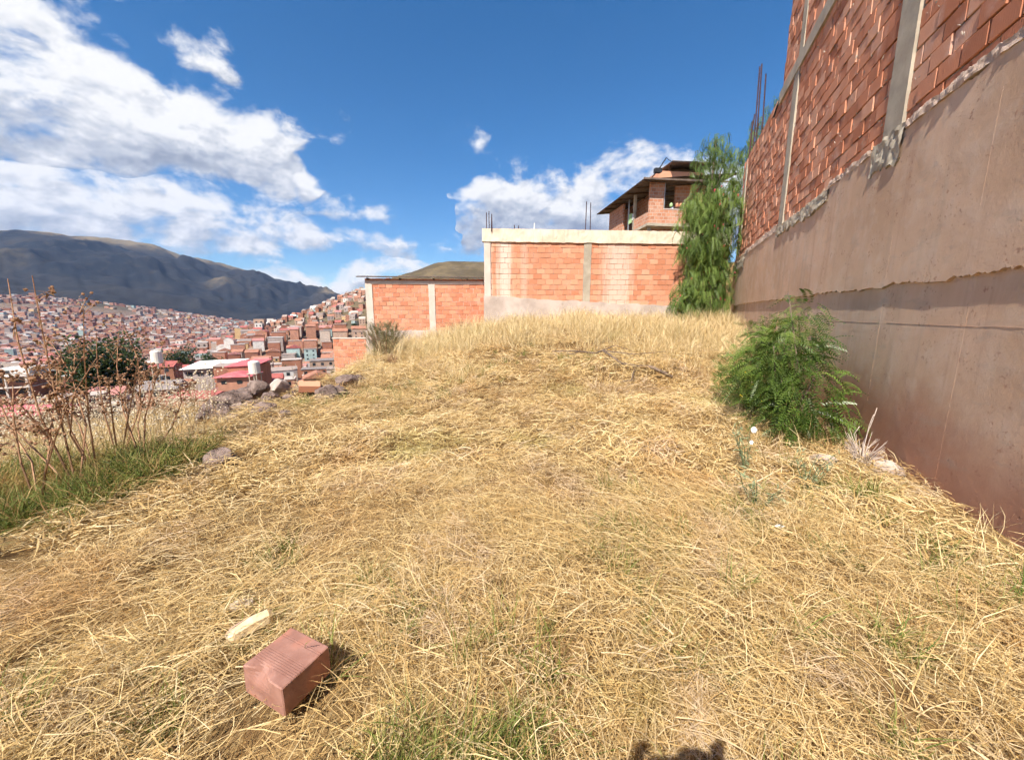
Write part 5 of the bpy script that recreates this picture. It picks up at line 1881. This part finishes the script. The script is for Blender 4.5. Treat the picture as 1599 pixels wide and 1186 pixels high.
def small_plants():
    rg = np.random.default_rng(66)
    # dead pale twigs by the wall
    e = empty('dead_twigs', (3.82, 3.98, float(G(3.82, 3.98))))
    tag(e, 'pale leafless dead twigs at the foot of the concrete wall', 'dead plant')
    twiggy(e, rg, 30, .42, .24, M_STEM_GREY, None, 0, .006)
    for k, (dx, dy, h) in enumerate(((.1, .05, .62), (.18, .1, .68), (-.1, 0, .5))):
        m = MB()
        m.tube([(0, 0, 0), (dx * .4, dy, h * .4), (dx, dy + .04, h * .8), (dx * .9, dy, h)], [.006, .005, .004, .003], 5)
        m.build('long_twig', M_STEM_GREY, e, True)
    # blue-green wiry weeds in the straw, one with a white flower
    for (x, y, h, n, lab, fl) in ((2.42, 3.75, .55, 7, 'wiry blue-green weed with one white flower in the straw', True), (2.75, 3.35, .42, 6, 'wiry blue-green weed right of the white-flowered one', False), (2.0, 2.9, .40, 7, 'low blue-green weed clump in front of the white-flowered weed', False)):
        g = float(G(x, y))
        e = empty('wiry_weed', (x, y, g))
        tag(e, lab, 'weed')
        P = []
        for k in range(n):
            a = rg.uniform(0, 6.28)
            hh = h * rg.uniform(.55, 1)
            tip = Vector((.22 * math.cos(a) * rg.uniform(.3, 1), .22 * math.sin(a) * rg.uniform(.3, 1), hh))
            if fl and k == 0:
                tip = Vector((-.14, 0.02, h))
            m = MB()
            m.tube([(0, 0, -.03), tip * .5 + Vector((rg.normal(0, .02), rg.normal(0, .02), .03)), tip], [.004, .003, .0015], 4)
            m.build('stem', M_LEAF_BLUE, e)
            for _ in range(16):
                P.append(list(tip * rg.uniform(.15, 1) + Vector(rg.normal(0, .015, 3))))
        P = np.array(P)
        k = len(P)
        V = np.array([(0, 0, 0), (.007, .03, .004), (0, .075, -.008), (-.007, .03, .004)])
        leaf_cloud('leaves', V, np.array([[0, 1, 2, 3]]), rot_mats(P, rg.random(k) * 6.28, rg.normal(.4, .5, k), rg.normal(0, .4, k), rg.uniform(.6, 1.1, k)), M_LEAF_BLUE, e)
        if fl:
            for j, (o3, sc) in enumerate((((.02, 0, h * .85), .62), ((.0, -.02, h * .62), .4))):
                c = Vector(o3)
                m = MB()
                for q in range(6):
                    a = q * math.pi / 3
                    d1 = Vector((math.cos(a), math.sin(a) * .3 - .5, math.sin(a))) * .042 * sc
                    d2 = Vector((math.cos(a + .55), math.sin(a + .55) * .3 - .4, math.sin(a + .55))) * .045 * sc
                    d3 = Vector((math.cos(a - .55), math.sin(a - .55) * .3 - .4, math.sin(a - .55))) * .045 * sc
                    m.raw([c, c + d3, c + d1 * 1.25, c + d2], [[0, 1, 2, 3]])
                m.build('flower', M_WHITE, e)
    # dead branch lying over the mound
    pts_px = [(862, 549, 9.9), (880, 547, 9.8), (905, 552, 9.7), (930, 556, 9.6), (940, 570, 9.2), (955, 585, 8.7), (968, 597, 8.3), (990, 604, 8.0), (1015, 612, 7.8), (1048, 620, 7.6)]
    b0 = at_y(955, 590, 8.6)
    e = empty('dead_branch', (b0.x, 8.6, float(G(b0.x, 8.6))))
    tag(e, 'dark dead branch lying across the straw mound', 'branch')
    o = Vector(e.location)

    def lie(px, py, Y, up=.13):
        p = at_y(px, py, Y)
        p.z = float(G(p.x, p.y)) + up
        return p - o
    P = [lie(*q, up=.16 + .05 * math.sin(i * 1.7)) for i, q in enumerate(pts_px)]
    m = MB()
    m.tube(P, [.010, .014, .018, .022, .022, .026, .030, .034, .036, .034], 7)
    m.build('main_limb', M_BARK, e, True)
    for a, c in ((2, [(893, 556, 9.4), (884, 554, 9.5)]), (4, [(985, 580, 9.0), (1015, 588, 9.0), (1032, 593, 9.0)]), (7, [(985, 618, 7.4), (968, 622, 7.4)]), (3, [(960, 545, 10.0), (982, 558, 9.6)])):
        m = MB()
        m.tube([P[a]] + [lie(*q, up=.15) for q in c], [.016] + [.012 - .003 * i for i in range(len(c))], 6)
        m.build('side_limb', M_BARK, e, True)


small_plants()


# ------------------------------------------------------------------ stones, the loose block and litter
def rock(name, loc, size, seed, mat, label, cat='stone', group=None, flat=.75, rz=0.0):
    import bmesh
    bm = bmesh.new()
    bmesh.ops.create_icosphere(bm, subdivisions=3, radius=1.0)
    rs = random.Random(seed)
    planes = [(Vector((rs.gauss(0, 1), rs.gauss(0, 1), rs.gauss(0, 1))).normalized(), rs.uniform(.55, .85)) for _ in range(9)]
    from mathutils import noise as mn
    off = Vector((seed * 3.1, seed * 1.7, 0))
    for v in bm.verts:
        p = v.co.copy()
        for nrm, dd in planes:
            k = p.dot(nrm) - dd
            if k > 0:
                p -= nrm * k * .92
        p *= 1 + .2 * mn.noise(p * 1.3 + off) + .07 * mn.noise(p * 4 + off) + .03 * mn.noise(p * 11 + off)
        v.co = p
    me = bpy.data.meshes.new(name)
    bm.to_mesh(me)
    bm.free()
    me.polygons.foreach_set('use_smooth', np.zeros(len(me.polygons), bool))
    me.materials.append(mat)
    o = link(name, me)
    o.location = loc
    o.scale = (size, size * rs.uniform(.7, 1.0), size * flat)
    o.rotation_euler = (rs.uniform(-.3, .3), rs.uniform(-.3, .3), rz + rs.uniform(0, 6))
    tag(o, label, cat, group)
    return o


def stones():
    # (pixel x, pixel y of its foot, half width px, depth Y, label)
    S = [(350, 655, 17, 6.3, 'flat-topped brown stone at the front left of the heap'), (328, 646, 15, 6.7, 'dark stone half hidden at the left end of the heap'), (358, 630, 15, 7.0, 'round grey-brown stone in the middle of the heap'),
         (378, 628, 16, 7.1, 'dark angular stone behind the flat-topped stone'), (402, 616, 17, 7.4, 'largest upright stone at the top of the heap'), (392, 642, 15, 6.7, 'reddish round stone in the front row of the heap'),
         (372, 645, 12, 6.6, 'small stone wedged between the front stones of the heap'), (414, 670, 16, 5.9, 'squarish pinkish stone lying in front of the heap'), (437, 612, 15, 7.9, 'pale stone behind the heap to its right'),
         (453, 628, 9, 7.4, 'small reddish upright stone right of the heap'), (510, 628, 19, 7.3, 'large brown stone right of the clay tile'), (545, 610, 15, 8.4, 'dark rounded stone farthest right along the edge'),
         (530, 622, 12, 7.7, 'flat slab stone beside the large brown stone'), (449, 676, 8, 5.7, 'small stone alone in the straw right of the pinkish stone'), (345, 728, 22, 4.05, 'lone purple-grey stone with white veins at the edge of the mown straw'),
         (340, 634, 11, 7.0, 'brown stone at the back left of the heap'), (384, 618, 12, 7.3, 'dark stone leaning on the upright stone'), (425, 626, 12, 7.2, 'brown stone right of the upright stone'), (405, 640, 11, 6.8, 'dark stone in a gap of the front row right'),
         (465, 616, 10, 7.8, 'small dark stone left of the clay block'), (366, 662, 9, 6.1, 'small chip of stone in front of the flat-topped stone'), (318, 656, 9, 6.4, 'outermost small stone at the left of the heap'), (560, 602, 10, 8.8, 'small stone at the far right end of the edge'),
         (492, 616, 10, 7.8, 'small grey stone behind the clay tile')]
    for k, (px, py, hw, Y, lab) in enumerate(S):
        p = at_y(px, py, Y)
        g = float(G(p.x, p.y))
        z = max(g, min(p.z, g + .45))
        r = hw / FPX * Y * 1.3
        rock('stone', (p.x, p.y, z + r * .30), r, 100 + k, M_STONE_PALE if k in (8,) else M_STONE, lab, flat=.8 if k % 3 else .95)
    # clay block lying on the edge
    p = at_y(483, 608, 7.6)
    o = MB().box(-.19, .19, -.13, .13, 0, .13).build('clay_block', M_BRICK_L)
    o.location = (p.x, p.y, max(p.z, float(G(p.x, p.y)) + .05))
    o.rotation_euler = (.25, .1, .5)
    tag(o, 'flat orange clay block lying among the stones', 'brick')
    # stone at the foot of the dead twigs
    rock('stone', (3.45, 4.05, float(G(3.45, 4.05)) + .06), .17, 140, M_STONE_PALE, 'pale grey stone half buried left of the dead twigs', flat=.5)
    rock('stone', (4.0, 3.85, float(G(4.0, 3.85)) + .05), .15, 141, M_STONE_PALE, 'grey stone between the dead twigs and the concrete wall', flat=.6)


stones()


def loose_block():
    """the fired-clay block in the foreground: smooth faces, fine comb lines across the top, chipped near edge"""
    bx, by = BRICK_XY
    m, q, out = new_mat('loose_block_clay')
    oc = q.add('ShaderNodeTexCoord').outputs['Object']
    x, y, z = q.sep(oc)
    n = q.noise(oc, 9.0, 6.0, .6)
    f = q.noise(oc, 120.0, 3.0, .6)
    col = q.mix(q.smooth(n, .35, .65), (0.27, 0.13, 0.095), (0.36, 0.19, 0.145))
    red = q.smooth(q.noise(oc, 5.0, 3.0, .5), .5, .62)
    col = q.mix(q.math('MULTIPLY', red, .45), col, (0.46, 0.17, 0.10))
    line = q.math('SINE', q.math('MULTIPLY', x, 2 * math.pi / .009))
    band = q.math('MULTIPLY', q.smooth(q.math('ABSOLUTE', q.math('SUBTRACT', x, -.03)), .034, .028), q.smooth(line, .2, .9))
    b2 = q.math('MULTIPLY', q.smooth(q.math('ABSOLUTE', q.math('SUBTRACT', x, .062)), .012, .008), q.smooth(line, .2, .9))
    band = q.math('MULTIPLY', q.math('MAXIMUM', band, b2), q.smooth(z, .115, .119))
    col = q.mix(q.math('MULTIPLY', band, .45), col, (0.20, 0.085, 0.06))
    h = q.math('ADD', q.math('MULTIPLY', f, .35), q.math('SUBTRACT', n, q.math('MULTIPLY', band, .7)))
    principled(q, out, col, .62, .35, h, .35, .004)
    g = float(G(bx, by))
    e = empty('clay_block', (bx, by, g + .075), math.radians(65))
    tag(e, 'fired clay block with combed top lying alone in the straw foreground', 'brick')
    import bmesh
    bm = bmesh.new()
    bmesh.ops.create_cube(bm, size=1.0)
    for v in bm.verts:
        v.co = Vector((v.co.x * .205, v.co.y * .235, (v.co.z + .5) * .125))
    bmesh.ops.bevel(bm, geom=list(bm.edges), offset=.004, segments=1, affect='EDGES')
    bmesh.ops.subdivide_edges(bm, edges=[ed for ed in bm.edges if ed.calc_length() > .1], cuts=9, use_grid_fill=True)
    from mathutils import noise as mn
    for v in bm.verts:
        p = v.co
        k = max(0, 1 - (Vector((p.x + .1025, (p.y - .03) * .8, p.z - .125)).length) / .075)     # chipped upper edge
        p.x += .05 * k * k
        p.z -= .02 * k * k
        v.co = p + Vector((mn.noise(p * 14), mn.noise(p * 14 + Vector((5, 0, 0))), mn.noise(p * 14 + Vector((0, 7, 0))))) * .0012
    me = bpy.data.meshes.new('block_body')
    bm.to_mesh(me)
    bm.free()
    me.polygons.foreach_set('use_smooth', np.zeros(len(me.polygons), bool))
    me.materials.append(m)
    link('block_body', me, e)
    # pale chunk behind it
    p = at_y(392, 968, 1.72)
    g = float(G(p.x, 1.72))
    e = empty('wood_chunk', (p.x, 1.72, g + .085), math.radians(48))
    e.scale = (.72, .8, .8)
    tag(e, 'pale yellow broken chunk with pinkish skin behind the clay block', 'chunk')
    prof = [(-.15, .035, .02), (-.11, .055, .05), (0, .06, .075), (.1, .055, .07), (.135, .03, .04)]
    V, Q = [], []
    for i, (x_, hw, hh) in enumerate(prof):
        V += [(x_, -hw, 0), (x_, -hw * .9, hh * .7), (x_, -hw * .1, hh), (x_, hw * .8, hh * .5), (x_, hw, 0)]
    for i in range(len(prof) - 1):
        for k in range(4):
            Q.append([i * 5 + k, i * 5 + k + 1, (i + 1) * 5 + k + 1, (i + 1) * 5 + k])
    link('core', make_mesh('core', V, [np.array(Q)[:, ::-1], np.array([[0, 1, 2, 3, 4], [24, 23, 22, 21, 20]])], M_FOAM), e)
    V2 = [(a, b * 1.02, c + .004) for a, b, c in V]
    Q2 = [q_ for k, q_ in enumerate(Q) if k % 4 >= 2]
    link('skin', make_mesh('skin', V2, np.array(Q2)[:, ::-1], M_FOAM_SKIN), e)
    # crumpled plastic beside it
    rg = np.random.default_rng(77)
    n = 9
    X, Y = np.meshgrid(np.linspace(-.09, .09, n), np.linspace(-.05, .05, n))
    Z = fbm(X * 30, Y * 30, 8, 3) * .07
    idx = np.arange(n * n).reshape(n, n)
    F = np.stack([idx[:-1, :-1], idx[:-1, 1:], idx[1:, 1:], idx[1:, :-1]], -1).reshape(-1, 4)
    p = at_y(378, 950, 1.9)
    for k, (x_, y_, rz, lab) in enumerate(((p.x, 1.9, .6, 'crumpled grey plastic scrap beside the pale chunk'), (1.95, 2.58, .2, 'white paper scrap below the wiry weeds'))):
        o = link('litter_scrap', make_mesh('litter_scrap', np.stack([X, Y, Z], -1).reshape(-1, 3), F, M_WRAP if k < 1 else M_WHITE, False))
        o.location = (x_, y_, float(G(x_, y_)) + .045)
        o.rotation_euler = (.2, 0, rz)
        o.scale = (.34, .3, .5) if k else (.6, .6, .6)
        tag(o, lab, 'litter')


loose_block()


# ------------------------------------------------------------------ trees of the town
def town_trees():
    rg = np.random.default_rng(88)
    V = np.array([(-.5, 0, 0), (0, -.12, .28), (.5, 0, .05), (0, .14, -.25)])
    F = np.array([[0, 1, 2, 3]])

    def crown_mesh(seed, n=420, tall=1.0, leaf=1.0):
        r = np.random.default_rng(seed)
        lobes = [(r.normal(0, .8), r.normal(0, .8), 3.2 * tall + r.normal(0, .9), 1.5, 1.5, 1.3 * tall) for _ in range(6)] + [(0, 0, 3 * tall, 1.7, 1.7, 2.0 * tall)]
        P, d = crown_points(r, lobes, n)
        v, f, rn = merge(V, F, rot_mats(P, r.random(n) * 6.28, r.normal(0, .8, n), r.normal(0, .8, n), r.uniform(.5, 1.1, n) * leaf))
        return make_mesh('crown', v, f, M_LEAF_DARK, False, {'rnd': rn})
    cm = [crown_mesh(s, 460, t) for s, t in ((1, 1), (2, 1.1), (3, .9), (4, 1.7))]
    cm += [crown_mesh(s_, 2200, t, .36) for s_, t in ((5, 1), (6, 1.15))]
    m = MB()
    m.tube([(0, 0, -2), (.05, 0, 1.5), (0, .05, 3.2)], [.25, .18, .08], 6)
    tm = make_mesh('trunk', np.concatenate(m.v), [np.concatenate(m.q), np.concatenate(m.t)], M_BARK)
    big = [(118, 600, 118, 3.2, 4, 'dark broad tree at the left end of the tree clump in town'), (150, 598, 112, 3.4, 5, 'dark tree in the middle of the tree clump in town'), (180, 600, 115, 3.5, 4, 'dark tree right of the clump centre in town'),
           (208, 596, 122, 3.2, 5, 'dark tree at the right end of the tree clump in town'), (140, 585, 130, 3.4, 4, 'dark tree at the back of the tree clump in town'), (175, 580, 132, 3.6, 5, 'lighter topped tree behind the tree clump in town'),
           (266, 530, 235, 3.6, 4, 'round dark tree left of the pale apartment block'), (281, 530, 240, 3.3, 5, 'round dark tree touching the pale apartment block'), (318, 522, 260, 1.9, 3, 'slim dark tree right of the pale apartment block'), (328, 521, 262, 1.6, 3, 'slimmer dark tree farther right of the pale apartment block'),
           (404, 566, 128, 1.15, 3, 'slim cypress-like tree right of the pink-roofed house'), (345, 560, 150, 1.2, 0, 'small tree behind the pale slanted roof'), (430, 570, 120, 1.0, 2, 'small bush-like tree right of the slim tree'), (160, 508, 420, 2.0, 2, 'small dark tree in the middle of the packed town')]
    spots = []
    for px, py, Y, sc, k, lab in big:
        p = at_y(px, py, Y)
        spots.append((p.x, Y, sc, k, lab, None))
    for k in range(34):
        az = math.radians(rg.uniform(-55, -20))
        d = rg.uniform(150, 420)
        spots.append((d * math.sin(az), d * math.cos(az), rg.uniform(.7, 1.2), int(rg.integers(0, 4)), 'small dark tree between the town houses', 'scattered town trees'))
    for x, y, sc, k, lab, grp in spots:
        e = empty('town_tree', (x, y, float(G(x, y))), rg.random() * 6.28)
        e.scale = (sc,) * 3
        tag(e, lab, 'tree', grp)
        link('crown', cm[k], e)
        link('trunk', tm, e)


town_trees()


# ------------------------------------------------------------------ the photographer, standing where the picture is taken (only the shadow is in view)
def photographer():
    e_lab = 'person in dark jacket standing behind the viewpoint, holding up a phone with both hands'
    V, Ed, R = [], [], []

    def add(p, r, parent=None):
        V.append(p)
        R.append(r)
        if parent is not None:
            Ed.append((parent, len(V) - 1))
        return len(V) - 1
    y0 = -.19
    x0 = -.07
    g = float(G(x0, y0))
    pel = add((x0, y0 - .05, .92), (.15, .11))
    ab = add((x0, y0 - .06, 1.1), (.145, .10), pel)
    ch = add((x0, y0 - .05, 1.3), (.165, .105), ab)
    nk = add((x0, y0 - .02, 1.48), (.058, .058), ch)
    hd0 = add((x0, y0 + .03, 1.57), (.07, .075), nk)
    hd1 = add((x0, y0 + .04, 1.67), (.078, .09), hd0)
    add((x0, y0 + .03, 1.735), (.05, .055), hd1)
    for s in (-1, 1):
        hp = add((x0 + s * .1, y0 - .05, .84), (.09, .09), pel)
        kn = add((x0 + s * .12, y0 - .02, .48), (.062, .065), hp)
        an = add((x0 + s * .13, y0 - .05, .09), (.042, .045), kn)
        add((x0 + s * .14, y0 + .11, .035), (.042, .03), an)
        sh = add((x0 + s * .19, y0 - .05, 1.39), (.062, .062), ch)
        el = add((x0 + s * .29, y0 + .02, 1.2), (.046, .046), sh)
        hx = -.21 if s < 0 else .085
        wr = add((hx + s * .03, -.06, 1.47), (.031, .028), el)
        pm = add((hx, -.03, 1.545), (.036, .022), wr)
        for k in range(4):
            f1 = add((hx - s * .004 - .014 + .009 * k, -.015, 1.60 + .008 * (k % 3)), (.0095, .0095), pm)
            add((hx - s * .012 - .022 + .016 * k, -.012 + .006 * (k % 2), 1.655 + .012 * (k % 3)), (.0085, .0085), f1)
        th = add((hx - s * .03, -.045, 1.575), (.011, .011), pm)
        add((hx - s * .052, -.042, 1.595), (.009, .009), th)
    me = bpy.data.meshes.new('person')
    me.from_pydata(V, Ed, [])
    ob = link('person', me)
    ob.location = (0, 0, g)
    sk = ob.modifiers.new('skin', 'SKIN')
    sk.use_smooth_shade = True
    for i, v in enumerate(me.skin_vertices[0].data):
        v.radius = R[i]
        v.use_root = (i == 0)
    ob.modifiers.new('sub', 'SUBSURF').levels = 1
    m, q, out = new_mat('person_jacket_jeans_skin')
    z = q.sep(q.add('ShaderNodeTexCoord').outputs['Object'])[2]
    c = q.mix(q.smooth(z, .9, .93), (0.03, 0.05, 0.10), (0.04, 0.04, 0.045))
    c = q.mix(q.smooth(z, 1.47, 1.49), c, (0.36, 0.21, 0.15))
    principled(q, out, c, .8, .2)
    me.materials.append(m)
    tag(ob, e_lab, 'person')
    hm = MB()
    hm.tube([(x0, y0 - .01, 1.60), (x0, y0 + .01, 1.70), (x0, y0 + .025, 1.77), (x0, y0 + .03, 1.785)], [.092, .104, .08, .02], 12)
    hr = hm.build('hair', M_BLACK, ob, True)
    ph = MB().box(-.175, .03, -.034, -.024, 1.55 + g, 1.625 + g).build('phone', M_BLACK)
    tag(ph, 'dark phone held up level in both hands at the viewpoint', 'phone')


photographer()


# ------------------------------------------------------------------ valley air
def haze():
    m, q, out = new_mat('valley_haze')
    v = q.add('ShaderNodeVolumePrincipled')
    v.inputs['Color'].default_value = (0.36, 0.56, 1.0, 1)
    v.inputs['Density'].default_value = 0.000045
    q.l.new(v.outputs[0], out.inputs['Volume'])
    o = MB().box(-6900, 5300, -5300, 7200, -160, 1500).build('haze', m)
    tag(o, 'thin bluish valley haze', 'haze', kind='stuff')


haze()
